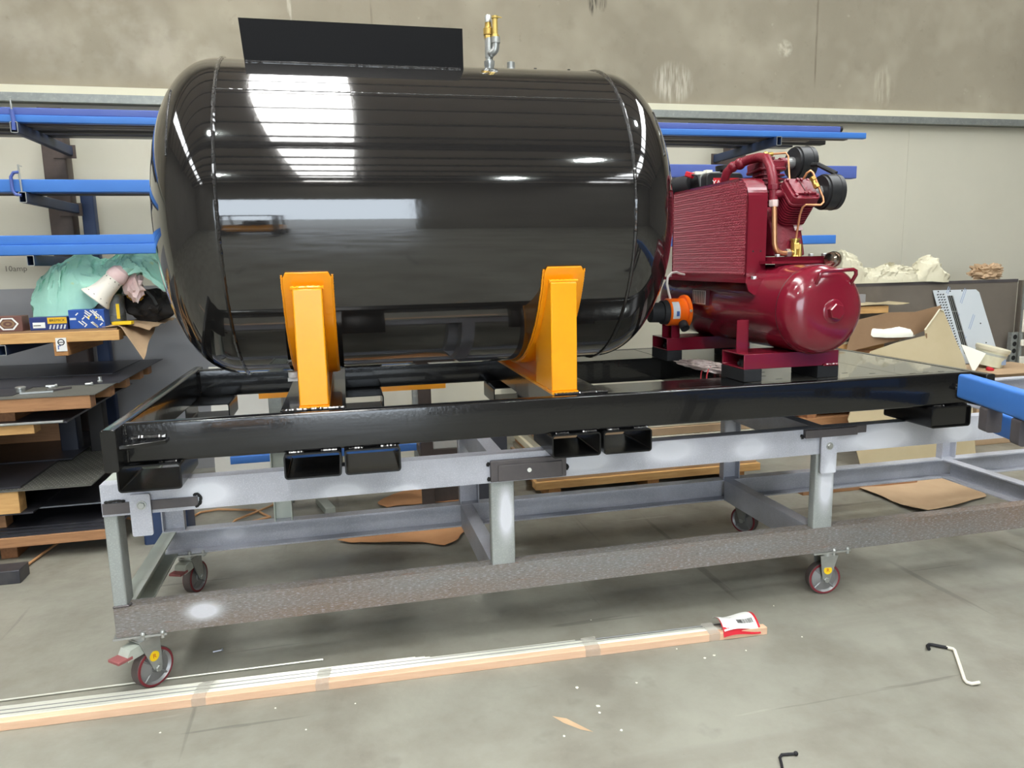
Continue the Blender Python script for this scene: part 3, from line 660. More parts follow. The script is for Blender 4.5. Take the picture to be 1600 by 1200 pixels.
# yellow saddles
for (x0, x1, px0, px1) in ((0.630, 0.814, 0.665, 0.776), (1.665, 1.835, 1.684, 1.796)):
    xc = (x0+x1)/2; R0, R1 = RT+0.001, RT+0.013
    n = 72
    out = []; inn = []
    A0, A1 = math.radians(199.0), math.radians(341.0)
    vs = []; fs = []
    for k in range(n+1):
        t = A0 + (A1-A0)*k/n
        for (rr, xx) in ((R0, x0), (R1, x0), (R1, x1), (R0, x1)):
            ins = 0.012*max(0, 1-min(k, n-k)/1.0)
            vs.append((xx + (ins if xx == x0 else -ins), YC+rr*math.cos(t), ZC+rr*math.sin(t)))
    for k in range(n):
        for j in range(4): fs.append((4*k+j, 4*k+(j+1) % 4, 4*k+4+(j+1) % 4, 4*k+4+j))
    fs += [(0, 1, 2, 3), (4*n+3, 4*n+2, 4*n+1, 4*n)]
    sp = G.part('saddle_pad', MB().add(vs, fs), 'yellow_paint', label='curved yellow saddle pad under the tank', bevel=0.002)
    for sgn in (1, -1):
        poly = [(0.07, ST+0.012), (0.07, 1.588)]
        t = math.pi + math.asin((ZC-1.588)/R1)
        while YC+R1*math.cos(t) < 0.335:
            poly.append((YC+(R1-0.002)*math.cos(t), ZC+(R1-0.002)*math.sin(t))); t += math.radians(3)
        poly.append((0.335, poly[-1][1]-0.012)); poly.append((0.335, ST+0.012))
        if sgn < 0: poly = [(2*YC-y, z) for (y, z) in poly]
        G.part('saddle_post', MB().prism(poly, 'x', px0, px1), 'yellow_paint', parent=sp, label='yellow box post of the saddle', bevel=0.005)
        y_ = 0.078 if sgn > 0 else 2*YC-0.078
        G.part('weld_bead', bead([(px0-0.006, y_, 1.592), (px1+0.006, y_, 1.592)], 0.007, x0), 'yellow_paint', parent=sp)
    G.part('saddle_web', MB().prism([(0.335, ST+0.012)] + [(YC+R1*math.cos(math.radians(d)), ZC+R1*math.sin(math.radians(d))) for d in range(234, 307, 6)] + [(2*YC-0.335, ST+0.012)], 'x', xc-0.01, xc+0.01), 'yellow_paint', parent=sp)
    G.part('base_plate', MB().box(px0-0.002, px1+0.002, 0.062, 2*YC-0.062, ST+0.0005, ST+0.012), 'yellow_paint', parent=sp)
    pth = [(x0-0.004 if k % 2 else x0-0.003, YC+(R0+0.004)*math.cos(math.radians(d)), ZC+(R0+0.004)*math.sin(math.radians(d))) for k, d in enumerate(range(200, 341, 4))]
    G.part('weld_bead', bead(pth, 0.004, 2, 5), 'yellow_paint', parent=sp)
    G.part('weld_bead', bead([(x1+0.003, p[1], p[2]) for p in pth], 0.004, 2, 5), 'yellow_paint', parent=sp)
# ================================================================== COMPRESSOR (skid coordinates, tank axis along y)
CX, CZ, CR = 2.897, 1.438, 0.198
P = Thing('air_compressor', 'maroon air compressor with mesh belt guard on the skid deck', 'compressor', (2.85, 0.65, ST), skid=True)
pr_ = [(CR*math.sin(PI/2*k/14)**0.75, 0.045-0.105*math.cos(PI/2*k/14)**0.75) for k in range(15)] + [(CR, 0.35), (CR, 0.7), (CR, 1.25)] + [(CR*max(0, math.cos(PI/2*k/14))**0.75, 1.25+0.105*math.sin(PI/2*k/14)**0.75) for k in range(1, 15)]
rcv = P.part('receiver', MB().lathe(pr_, (CX, 0, CZ), (0, 1, 0), 72, cap=False), 'maroon_paint', label='maroon horizontal receiver with domed ends', ang=60)
P.part('weld_seam', MB().sweep([(CX+CR*math.cos(2*PI*k/120), 0.047, CZ+CR*math.sin(2*PI*k/120)) for k in range(121)], 0.0022, 6, cap=False), 'maroon_dark', parent=rcv)
pl_ = MB().lathe([(0.052, 0.0), (0.052, 0.012), (0.046, 0.016)], (CX+0.012, -0.048, CZ-0.002), (0, -1, 0), 28).hexnut((CX+0.012, -0.062, CZ-0.002), (0, -1, 0), 0.036, 0.03)
P.part('end_plug', pl_, 'maroon_paint', parent=rcv, label='maroon hexagon plug in the dome')
P.part('weld_bead', MB().sweep([(CX+0.012+0.054*math.cos(2*PI*k/60), -0.050, CZ-0.002+0.054*math.sin(2*PI*k/60)) for k in range(61)], 0.006, 6, cap=False, rf=lambda i: 0.7+0.5*abs(math.sin(i*1.7))), 'maroon_paint', parent=rcv)
hd = [(2.835, 0.02, 1.545), (2.832, -0.040, 1.556), (2.832, -0.058, 1.580), (2.836, -0.060, 1.600), (2.848, -0.060, 1.608), (2.995, -0.060, 1.612), (3.008, -0.060, 1.606), (3.011, -0.058, 1.590), (3.008, -0.040, 1.562), (3.003, 0.02, 1.545)]
P.part('handle', MB().sweep(hd, 0.0085, 10), 'maroon_paint', parent=rcv)
for x in (2.834, 3.006):
    P.part('weld_bead', MB().ball((x, -0.022, 1.550), 0.017, 10, 7, ).ball((x-0.012, -0.026, 1.544), 0.010, 8, 6), 'maroon_paint', parent=rcv)
# feet: two channels on rubber blocks
for (x0, x1, y0, y1) in ((2.579, 3.057, 0.092, 0.292), (2.562, 3.06, 0.87, 1.07)):
    ft = P.part('foot_channel', MB().hollow([(y0, 1.177), (y1, 1.177), (y1, 1.246), (y0, 1.246)], [(y0+.006, 1.183), (y1-.006, 1.183), (y1-.006, 1.240), (y0+.006, 1.240)], 'x', x0, x1), 'maroon_paint', bevel=0.002)
    for (a, b) in ((x0, x0+0.088), (x1-0.108, x1)):
        P.part('rubber_block', MB().box(a, b, y0-0.004, y1+0.004, ST-0.0005, 1.177), 'rubber_black', parent=ft, bevel=0.002)
    P.part('mount_bolt', MB().cyl((x0+0.045, y0+0.07, 1.183), (x0+0.045, y0+0.07, 1.215), 0.026, None, 18).cyl((x0+0.012, y0+0.07, 1.198), (x0+0.03, y0+0.07, 1.198), 0.009), 'rubber_black', parent=ft)
    yb_ = y0+0.085
    P.part('bracket', MB().box(x0+0.01, x0+0.068, yb_, yb_+0.006, 1.245, 1.392).box(x0+0.062, x0+0.068, yb_, yb_+0.07, 1.245, 1.392), 'maroon_paint', parent=ft)
    P.part('bracket', MB().box(x1-0.068, x1-0.012, yb_, yb_+0.006, 1.245, 1.39).box(x1-0.068, x1-0.062, yb_, yb_+0.07, 1.245, 1.39), 'maroon_paint', parent=ft)
P.part('weld_bead', bead([(2.975, 0.089, 1.180), (3.05, 0.089, 1.180)], 0.006), 'maroon_paint')
# name plate on the flank
P.part('name_plate', MB().box(2.683, 2.703, 0.665, 0.820, 1.430, 1.512), 'maroon_dark', label='small plate holder on the flank')
np_ = P.part('plate_face', MB().box(2.681, 2.683, 0.672, 0.813, 1.436, 1.507), 'zinc', label='grey ribbed data plate')
rb = MB()
for k in range(7): rb.box(2.6802, 2.681, 0.680+k*0.019, 0.690+k*0.019, 1.440, 1.503)
P.part('plate_rib', rb, 'lamp_shade', parent=np_, stuff=True)
# platform and belt guard
plat = P.part('platform', MB().box(2.660, 2.80, 0.24, 1.30, 1.556, 1.572).box(2.79, 3.10, 0.24, 1.30, 1.640, 1.652), 'maroon_paint')
P.part('gusset', MB().prism([(2.660, 1.556), (2.79, 1.556), (2.775, 1.53), (2.74, 1.503), (2.70, 1.500), (2.672, 1.520)], 'y', 0.232, 0.240), 'maroon_paint', parent=plat)
P.part('weld_bead', bead([(2.79, 0.233, 1.553), (2.77, 0.233, 1.522), (2.74, 0.233, 1.500)], 0.004), 'maroon_paint', parent=plat)
GX0, GX1, GY0, GY1, GZ0, GZ1 = 2.722, 2.822, 0.345, 1.17, 1.575, 2.045
gf = MB(); strip = []
for k in range(13):
    t = PI/2*k/12; strip.append((GY0+0.10-0.10*math.cos(t), GZ1-0.10+0.10*math.sin(t)))
strip = [(GY0, GZ0)] + strip + [(GY1, GZ1)]
inner = [(y+0.003 if i < len(strip)-2 else y, z-(0.003 if i > 4 else 0)) for i, (y, z) in enumerate(strip)]
nS = len(strip)
for i in range(nS-1):
    a, b = strip[i], strip[i+1]; c, d = inner[i], inner[i+1]
    gf.add([(GX0, *a), (GX1, *a), (GX1, *b), (GX0, *b), (GX0, *c), (GX1, *c), (GX1, *d), (GX0, *d)], [(0, 1, 2, 3), (7, 6, 5, 4), (0, 4, 5, 1), (2, 6, 7, 3), (0, 3, 7, 4), (1, 5, 6, 2)])
gf.box(GX0, GX1, GY0, GY1, GZ0-0.003, GZ0)
gf.box(GX0, GX1, GY1-0.003, GY1, GZ0, GZ1)
for sx in (GX0, ):
    gf.box(sx, sx+0.003, GY0, GY1, GZ0, GZ0+0.022).box(sx, sx+0.003, GY0, GY0+0.016, GZ0, GZ1-0.09).box(sx, sx+0.003, GY0+0.09, GY1, GZ1-0.012, GZ1).box(sx, sx+0.003, GY1-0.015, GY1, GZ0, GZ1)
grd = P.part('belt_guard', gf, 'maroon_paint', label='maroon belt guard frame')
P.part('guard_back', MB().box(GX1-0.003, GX1, GY0+0.02, GY1, GZ0, GZ1-0.03), 'maroon_dark', parent=grd)
bh = MB()
for x in (2.755, 2.795): bh.cyl((x, GY0+0.0005, 1.70), (x, GY0-0.0006, 1.70), 0.0045, None, 10)
P.part('bolt_hole', bh, 'dark_gap', parent=grd, stuff=True)
for x in (2.752, 2.80):
    P.part('bolt', MB().hexnut((x, GY0-0.02, 1.572), (0, 0, 1), 0.014, 0.012), 'zinc', parent=grd)
ms = MB(); nrow = 18; dz = (GZ1-0.012-GZ0-0.02)/nrow; nc = 62; dy = (GY1-GY0-0.03)/nc
for r_ in range(nrow*2):
    z0 = GZ0+0.02+dz*(r_//2); up = r_ % 2
    pts = []
    for c in range(nc+1):
        y = GY0+0.015+c*dy
        z = z0 + (dz if (c % 2) == up else 0.0)
        if y < GY0+0.10:
            zm = GZ1-0.10+math.sqrt(max(0, 0.10**2-(GY0+0.10-y)**2)); z = min(z, zm)
        pts.append((y, z))
    for c in range(nc):
        (ya, za), (yb2, zb2) = pts[c], pts[c+1]
        h = 0.0022; e0, e1 = GX0-0.0015, GX0+0.0035
        ms.add([(e0, ya, za-h), (e0, yb2, zb2-h), (e1, yb2, zb2+h), (e1, ya, za+h), (e0+0.002, ya, za-h-0.002), (e0+0.002, yb2, zb2-h-0.002)], [(0, 1, 2, 3), (4, 5, 1, 0), (3, 2, 5, 4)])
for r_ in range(nrow+1):
    z = GZ0+0.02+dz*r_
    for c in range(nc+1):
        y = GY0+0.015+c*dy
        if (c + r_) % 2 or (y < GY0+0.10 and z > GZ1-0.11+math.sqrt(max(0, 0.10**2-(GY0+0.10-y)**2))): continue
        ms.add([(GX0-0.004, y-0.0045, z-0.003), (GX0-0.004, y+0.0045, z-0.003), (GX0+0.004, y+0.0045, z+0.004), (GX0+0.004, y-0.0045, z+0.004)], [(0, 1, 2, 3)])
P.part('guard_mesh', ms, 'maroon_mesh', parent=grd, label='expanded metal mesh of the belt guard', stuff=True, fixn=False)
pw = MB()
for (y, z, r_) in ((0.62, 1.80, 0.17), (1.02, 1.74, 0.07)):
    pw.lathe([(r_, -0.012), (r_-0.012, -0.004), (r_, 0.004), (r_, 0.012)], (2.775, y, z), (1, 0, 0), 36).lathe([(0.028, -0.03), (0.028, 0.03)], (2.765, y, z), (1, 0, 0), 14)
P.part('pulley', pw, 'maroon_dark', parent=grd)
P.part('hub_nut', MB().hexnut((2.738, 0.62, 1.80), (-1, 0, 0), 0.024, 0.012).hexnut((2.738, 0.60, 1.745), (-1, 0, 0), 0.016, 0.008), 'zinc', parent=grd)
P.part('belt', MB().sweep([(2.775, 0.62, 1.975), (2.775, 1.02, 1.812)], 0.008, 6).sweep([(2.775, 0.62, 1.625), (2.775, 1.02, 1.668)], 0.008, 6), 'rubber_black', parent=grd)
# pump
base = P.part('pump_base', MB().box(2.83, 3.14, 0.27, 0.80, 1.652, 1.672).box(2.83, 3.14, 0.27, 0.277, 1.618, 1.672), 'maroon_paint')
for (x, y) in ((2.862, 0.31), (3.04, 0.31), (3.11, 0.31)):
    P.part('bolt', MB().hexnut((x, y, 1.672), (0, 0, 1), 0.013, 0.012), 'zinc', parent=base)
cc = MB().prism([(0.34, 1.675), (0.72, 1.675), (0.68, 1.80), (0.66, 1.88), (0.56, 1.92), (0.46, 1.90), (0.385, 1.83)], 'x', 2.865, 3.03)
cc.lathe([(0.10, 0), (0.10, 0.03), (0.08, 0.05), (0.05, 0.08)], (2.865, 0.53, 1.79), (-1, 0, 0), 28).lathe([(0.09, 0), (0.09, 0.02), (0.07, 0.03)], (3.03, 0.53, 1.79), (1, 0, 0), 28)
crank = P.part('crankcase', cc, 'maroon_cast', bevel=0.012)
P.part('decal', MB().box(2.975, 3.035, 0.337, 0.3385, 1.800, 1.825) if False else MB().add([(2.985, 0.384, 1.826), (3.028, 0.384, 1.826), (3.028, 0.366, 1.795), (2.985, 0.366, 1.795), (2.985, 0.381, 1.827), (3.028, 0.381, 1.827), (3.028, 0.363, 1.796), (2.985, 0.363, 1.796)], [(0, 1, 2, 3), (7, 6, 5, 4), (0, 4, 5, 1), (1, 5, 6, 2), (2, 6, 7, 3), (3, 7, 4, 0)]), 'pink_cloth', parent=crank, label='small pale sticker')
def cylinder(c0, d, up, xw, finr):
    """finned cylinder from the crankcase: c0 base centre, d axis; head, cover plate and bolts"""
    c0 = Vector(c0); d = Vector(d).normalized(); X = Vector((1, 0, 0)); Yv = d.cross(X).normalized()
    def slab(h0, h1, wx, wy, m=None, r=0.02):
        ring = rrect(-wx/2, wx/2, -wy/2, wy/2, r, 3); n = len(ring)
        vs = [c0 + d*h + X*p[0] + Yv*p[1] for h in (h0, h1) for p in ring]
        return (vs, [tuple(range(n)), tuple(range(2*n-1, n-1, -1))] + [(i, (i+1) % n, (i+1) % n+n, i+n) for i in range(n)])
    body = MB().add(*slab(0, up, xw*0.72, finr*0.72))
    nf = 8
    for k in range(nf):
        h = up*(0.18+0.80*k/nf); body.add(*slab(h, h+0.006, xw*(0.98), finr*(0.98), r=0.03))
    cyl = P.part('cylinder', body, 'maroon_cast', label='finned maroon cylinder')
    hd_ = MB().add(*slab(up, up+0.014, xw, finr, r=0.018)).add(*slab(up+0.014, up+0.048, xw*0.96, finr*0.96, r=0.02))
    P.part('cylinder_head', hd_, 'maroon_cast', parent=cyl, bevel=0.003)
    cv = MB().add(*slab(up+0.048, up+0.058, xw*0.78, finr*0.62, r=0.01))
    P.part('head_cover', cv, 'maroon_cast', parent=cyl, bevel=0.002)
    P.part('cover_rib', MB().add(*slab(up+0.058, up+0.0605, 0.006, finr*0.5, r=0.002)), 'maroon_dark', parent=cyl)
    for (a, b) in ((-.42, -.36), (.42, -.36), (-.42, .36), (.42, .36), (-.08, -.34), (.08, -.34), (-.08, .30), (.08, .30)):
        hh = up+0.048 if abs(b) > .35 and abs(a) > .2 else up+0.058
        P.part('head_bolt', MB().hexnut(c0 + d*hh + X*(a*xw*0.88) + Yv*(b*finr), d, 0.0085, 0.010), 'maroon_cast', parent=cyl)
    return cyl
cylinder((2.975, 0.435, 1.855), (0, -0.70, 0.72), 0.135, 0.145, 0.150)
cylinder((2.985, 0.615, 1.880), (0, 0.10, 1.0), 0.215, 0.150, 0.150)
# intake filters
def intake(c, r, w):
    c = Vector(c); ax = Vector((1, 0, 0))
    f = P.part('air_filter', MB().lathe([(r*0.55, 0.0), (r*0.92, 0.0), (r*0.92, 0.012), (r, 0.014), (r, w*0.72), (r*1.03, w*0.74), (r*1.03, w*0.80), (r, w*0.82), (r, w), (r*0.3, w+0.004)], c, ax, 40), 'plastic_black', label='round black intake filter')
    P.part('filter_face', MB().lathe([(r*0.30, 0.010), (r*0.90, 0.012)], c, ax, 40, cap=True), 'paper_pleats', parent=f)
    pp = MB()
    for k in range(24):
        t = 2*PI*k/24; u = Vector((0, math.cos(t), math.sin(t)))
        pp.sweep([c + u*r*0.36 + ax*0.006, c + u*r*0.88 + ax*0.006], 0.0025, 4)
    P.part('filter_rib', pp, 'plastic_black', parent=f, stuff=True)
    P.part('filter_neck', MB().lathe([(0.024, -0.05), (0.030, -0.012), (0.030, 0.0), (0.022, 0.008)], c, ax, 20), 'wheel_grey', parent=f)
    P.part('wing_nut', MB().cyl(c + ax*w, c + ax*(w+0.014), 0.008).obox(c + ax*(w+0.010), (0.006, 0.034, 0.012)), 'blue_dark', parent=f)
intake((3.095, 0.345, 1.972), 0.083, 0.088)
intake((3.125, 0.625, 2.142), 0.083, 0.095)
P.part('filter_bracket', MB().sweep([(3.19, 0.36, 2.06), (3.15, 0.44, 2.11), (3.17, 0.52, 2.12)], 0.012, 8), 'plastic_black')
P.part('head_port', MB().cyl((3.04, 0.345, 1.972), (3.075, 0.345, 1.972), 0.026).cyl((3.05, 0.625, 2.142), (3.08, 0.625, 2.142), 0.026), 'maroon_cast')
# discharge manifold, pipes
man = [(2.800, 0.72, 2.06), (2.800, 0.70, 2.10), (2.815, 0.68, 2.125), (2.845, 0.66, 2.14), (2.875, 0.62, 2.155), (2.895, 0.55, 2.158), (2.885, 0.47, 2.142), (2.868, 0.40, 2.085), (2.862, 0.37, 2.03), (2.862, 0.365, 1.99)]
P.part('manifold', MB().sweep(man, 0.023, 12).ball((2.848, 0.655, 2.14), 0.03).ball((2.82, 0.675, 2.127), 0.027), 'maroon_cast')
P.part('elbow', MB().cyl((2.862, 0.365, 2.01), (2.862, 0.365, 1.985), 0.026, None, 6).cyl((2.862, 0.365, 1.99), (2.862, 0.362, 1.935), 0.021, None, 14).cyl((2.862, 0.36, 1.965), (2.92, 0.36, 1.965), 0.02, None, 12), 'maroon_cast', bevel=0.002)
cp = P.part('copper_pipe', MB().sweep([(2.862, 0.355, 1.930), (2.862, 0.35, 1.90), (2.860, 0.34, 1.80), (2.860, 0.335, 1.735), (2.864, 0.332, 1.712), (2.878, 0.33, 1.695), (2.90, 0.33, 1.688), (2.945, 0.33, 1.688)], 0.0125, 12), 'copper', label='thick copper discharge pipe')
P.part('pipe_nut', MB().hexnut((2.862, 0.357, 1.938), (0, -0.02, -1), 0.022, 0.032), 'pink_cloth', parent=cp, label='pale hexagon nut')
P.part('pipe_nut', MB().hexnut((2.918, 0.33, 1.688), (1, 0, 0), 0.021, 0.022), 'zinc', parent=cp)
th_ = [(2.962, 0.322, 1.735), (2.960, 0.31, 1.78), (2.958, 0.29, 1.86), (2.958, 0.272, 1.895), (2.968, 0.262, 1.908), (3.01, 0.250, 1.906), (3.036, 0.246, 1.905), (3.050, 0.246, 1.918), (3.050, 0.252, 1.94), (3.040, 0.262, 1.972), (3.026, 0.276, 2.02), (3.018, 0.29, 2.055), (3.012, 0.30, 2.066), (3.000, 0.31, 2.056), (2.995, 0.33, 2.03)]
tp = P.part('copper_tube', MB().sweep(th_, 0.0052, 8), 'copper', label='thin copper unloader tube')
P.part('brass_fitting', MB().cyl((3.022, 0.268, 1.985), (3.012, 0.286, 2.035), 0.010, None, 8).cyl((3.026, 0.262, 1.985), (3.022, 0.27, 2.0), 0.014, None, 6).cyl((3.016, 0.276, 2.018), (3.01, 0.286, 2.032), 0.014, None, 6), 'brass', parent=tp)
P.part('copper_tube', MB().sweep([(2.945, 0.60, 2.175), (2.99, 0.585, 2.18), (3.045, 0.56, 2.182), (3.052, 0.55, 2.165), (3.048, 0.53, 2.08), (3.04, 0.50, 2.0)], 0.0052, 8), 'copper')
P.part('brass_fitting', MB().cyl((2.93, 0.60, 2.172), (2.99, 0.588, 2.18), 0.011, None, 8).ball((2.955, 0.595, 2.18), 0.014), 'brass')
stub = P.part('inlet_stub', MB().lathe([(0.036, 0.0), (0.030, 0.012), (0.024, 0.016), (0.024, 0.062)], (2.965, 0.33, 1.588), (0, 0, 1), 20), 'maroon_paint')
P.part('check_valve', MB().hexnut((2.965, 0.33, 1.648), (0, 0, 1), 0.024, 0.03).lathe([(0.018, 0.03), (0.018, 0.10), (0.024, 0.10), (0.024, 0.108)], (2.965, 0.33, 1.648), (0, 0, 1), 14).hexnut((2.968, 0.33, 1.706), (0, 0, 1), 0.022, 0.03).cyl((2.945, 0.33, 1.688), (2.99, 0.33, 1.688), 0.015).cyl((2.985, 0.32, 1.66), (2.985, 0.32, 1.73), 0.011), 'brass', parent=stub, label='brass check valve')
gs = P.part('gauge_stub', MB().lathe([(0.014, -0.01), (0.012, 0.012), (0.012, 0.02)], (3.082, 0.22, 1.585), (0, 0, 1), 12).hexnut((3.082, 0.22, 1.598), (0, 0, 1), 0.012, 0.016), 'maroon_paint')
gc = Vector((3.088, 0.21, 1.655)); gd = Vector((0.90, 0.42, 0)).normalized()
P.part('gauge', MB().lathe([(0.010, -0.036), (0.026, -0.034), (0.033, -0.026), (0.034, 0.0), (0.037, 0.0), (0.037, 0.010), (0.033, 0.011), (0.032, 0.006)], gc, gd, 32).cyl((3.082, 0.22, 1.605), (3.082, 0.215, 1.63), 0.008), 'gauge_chrome', parent=gs, label='chrome pressure gauge')
P.part('gauge_face', MB().cyl(gc + gd*0.004, gc + gd*0.0062, 0.030, None, 28), 'label_white', parent=gs)
nd = gd.cross(Vector((0, 0, 1))).normalized()
P.part('gauge_needle', MB().sweep([gc + gd*0.0068 - nd*0.008 - Vector((0, 0, 0.012)), gc + gd*0.0068 + nd*0.014 + Vector((0, 0, 0.018))], 0.0012, 4), 'ink_black', parent=gs)
# engine at the back of the platform
en = MB()
en.prism(rrect(2.80, 3.02, 2.00, 2.13, 0.03), 'y', 0.92, 1.22)
eng = P.part('fuel_tank', en, 'plastic_black', label='black engine fuel tank', bevel=0.006)
P.part('tank_strap', MB().prism(rrect(2.797, 3.023, 1.997, 2.133, 0.03), 'y', 0.985, 0.997), 'zinc', parent=eng)
P.part('tank_strap', MB().prism(rrect(2.797, 3.023, 1.997, 2.133, 0.03), 'y', 1.135, 1.147), 'zinc', parent=eng)
P.part('filler_cap', MB().lathe([(0.022, 0.0), (0.022, 0.014), (0.046, 0.014), (0.048, 0.036), (0.040, 0.040)], (2.925, 0.96, 2.13), (0, 0, 1), 24), 'plastic_black', parent=eng)
P.part('clamp', MB().box(2.80, 2.86, 1.05, 1.08, 2.133, 2.15).box(2.865, 2.90, 1.045, 1.085, 2.133, 2.158), 'paper_white', parent=eng)
P.part('linkage', MB().sweep([(2.79, 1.07, 2.142), (2.98, 1.05, 2.144)], 0.006, 6), 'zinc', parent=eng)
P.part('engine_block', MB().prism(rrect(2.83, 3.05, 1.655, 1.995, 0.03), 'y', 0.86, 1.20), 'plastic_black', bevel=0.006)
P.part('air_cleaner', MB().prism([(1.98, 1.90), (1.98, 2.07), (2.02, 2.105), (2.10, 2.11), (2.12, 2.07), (2.12, 1.90)] if False else [(1.20, 1.90), (1.20, 2.05), (1.23, 2.09), (1.31, 2.09), (1.36, 2.04), (1.36, 1.90)], 'x', 2.70, 2.86), 'plastic_black', bevel=0.008)
ven = MB()
for k in range(5): ven.box(2.697, 2.70, 1.225+k*0.022, 1.232+k*0.022, 1.93, 2.04)
P.part('vent_slot', ven, 'lamp_shade', stuff=True)
P.part('muffler', MB().lathe([(0.0, 0.0), (0.045, 0.006), (0.05, 0.03), (0.05, 0.11), (0.04, 0.13)], (2.72, 1.21, 2.075), (0.55, -0.8, 0.1), 18), 'paper_pleats')
P.part('fuel_cock', MB().obox((2.765, 1.05, 2.13), (0.028, 0.05, 0.030), (0.3, 0.2, 0.4)), 'label_red', bevel=0.005)
P.part('fuel_hose', MB().sweep([(2.765, 1.03, 2.13), (2.79, 1.0, 2.12), (2.80, 0.99, 2.06), (2.80, 0.985, 2.0)], 0.006, 8), 'plastic_black')
lbl = P.part('engine_label', MB().box(2.84, 2.99, 0.916, 0.9195, 2.045, 2.10), 'label_red', label='red engine label with white letters')
P.text('YANMAR', 0.040, frame((2.915, 0.9155, 2.073), (1, 0, 0), (0, 0, 1)), 'label_white', parent=lbl)
# orange drain motor on a post at the rear foot
oc = Vector((2.555, 0.872, 1.388))
P.part('post', MB().box(2.592, 2.640, 0.880, 0.886, 1.245, 1.335).box(2.634, 2.640, 0.880, 0.93, 1.245, 1.335), 'maroon_paint')
om = P.part('drain_motor', MB().lathe([(0.070, 0.0), (0.074, 0.004), (0.074, 0.095), (0.090, 0.096), (0.092, 0.104), (0.090, 0.114), (0.078, 0.116)], oc, (1, 0, 0), 36), 'orange_paint', label='orange drain motor housing')
P.part('motor_end', MB().lathe([(0.040, -0.10), (0.052, -0.095), (0.054, -0.03), (0.064, -0.028), (0.066, 0.0), (0.07, 0.002)], oc, (1, 0, 0), 28), 'rubber_black', parent=om)
P.part('label', MB().add([tuple(oc + Vector((x, -0.0748*math.cos(a), 0.0748*math.sin(a)))) for x in (0.010, 0.050) for a in [k*0.22-0.45 for k in range(7)]], [(i, i+1, i+8, i+7) for i in range(6)]), 'film_steel', parent=om)
P.part('label_print', MB().add([tuple(oc + Vector((x, -0.0754*math.cos(a), 0.0754*math.sin(a)))) for x in (0.028, 0.044) for a in [k*0.12-0.25 for k in range(4)]], [(i, i+1, i+5, i+4) for i in range(3)]), 'ink_blue', parent=om)
P.part('cable_gland', MB().cyl(oc + Vector((0.072, -0.055, -0.058)), oc + Vector((0.072, -0.088, -0.085)), 0.024, None, 16), 'rubber_black', parent=om)
P.part('flange_bolt', MB().hexnut(oc + Vector((0.10, -0.092, 0.01)), (0, -1, 0), 0.008, 0.008), 'zinc', parent=om)
P.part('cable', MB().sweep([(2.575, 0.865, 1.462), (2.565, 0.862, 1.49), (2.555, 0.865, 1.54), (2.565, 0.88, 1.575), (2.60, 0.905, 1.598), (2.635, 0.92, 1.600), (2.66, 0.94, 1.592), (2.70, 0.96, 1.585)], 0.0065, 8), 'white_cable', parent=om)
# loose bag with red wires on the deck
def crumple(mb, c, size, seed, sub=3, amp=0.22, freq=3.2, flat=None, rot=0.0):
    bm = bmesh.new(); bmesh.ops.create_icosphere(bm, subdivisions=sub, radius=1.0)
    vs = []
    for v in bm.verts:
        p = v.co.copy(); q = p*freq + Vector((seed*3.1, seed*1.7, seed*0.9))
        d = 1 - amp*(1-abs(noise.noise(q))*2.2) + amp*0.6*noise.noise(q*2.3) - amp*0.5*abs(noise.noise(q*4.1))
        p = p*d
        x, y, z = p.x*size[0], p.y*size[1], p.z*size[2]
        if flat is not None: z = max(z, flat*size[2])
        vs.append((c[0]+x*math.cos(rot)-y*math.sin(rot), c[1]+x*math.sin(rot)+y*math.cos(rot), c[2]+z))
    fs = [tuple(v.index for v in f.verts) for f in bm.faces]; bm.free()
    return mb.add(vs, fs)
bg_ = Thing('plastic_bag', 'crumpled clear plastic bag lying on the deck between the compressor feet', 'bag', (2.62, 0.52, ST), skid=True)
bg_.part('bag', crumple(MB(), (2.625, 0.52, ST+0.012), (0.085, 0.26, 0.03), 4, 4, 0.25, 3.0, flat=-0.38, rot=0.1), 'clear_bag')
for k in (0, 1):
    bg_.part('wire', MB().sweep([(2.59, 0.42+k*0.06, ST+0.025), (2.575, 0.415+k*0.06, ST+0.012), (2.565, 0.41+k*0.06, ST-0.012), (2.56, 0.408+k*0.06, ST-0.07), (2.558, 0.40+k*0.06, ST-0.13)], 0.0032, 6), 'red_wire', label='red wire hanging from the bag')
# ================================================================== RACK ON THE BACK WALL
RK = Thing('cantilever_rack', 'brown cantilever rack with blue arms on the back wall', 'rack', (1.7, 3.1, 0))
COLX = [-1.055, 1.60, 2.60, 4.53]
for i, x in enumerate(COLX):
    RK.part('column', MB().rhs('z', 0.0, 2.86, x-0.08, x+0.08, 3.30, 3.44, 0.008, 0.012), 'rack_brown')
    RK.part('upright', MB().rhs('z', 0.0, 2.25, x+0.125, x+0.215, 3.36, 3.45, 0.005, 0.01), 'blue_dark')
    ax = [-0.943, 1.60, 2.60, 4.30][i]
    zt = [2.584, 2.166, 1.777, 1.218] if i < 2 else [2.584, 2.278, 1.766]
    for z in zt:
        a = (ax if not (i == 0 and z < 1.3) else -1.165)
        RK.part('arm', MB().rhs('y', 2.30, 3.30, a-0.021, a+0.021, z-0.066, z, 0.004, 0.006), 'blue_dark')
        RK.part('arm_end', MB().hollow(rrect(a-0.0212, a+0.0212, z-0.0662, z+0.0002, 0.006), rrect(a-0.017, a+0.017, z-0.062, z-0.004, 0.004), 'y', 2.297, 2.300), 'zinc')
        RK.part('arm_plate', MB().box(min(a-0.04, x), max(a+0.04, x), 3.29, 3.30, z-0.085, z+0.01), 'rack_brown')
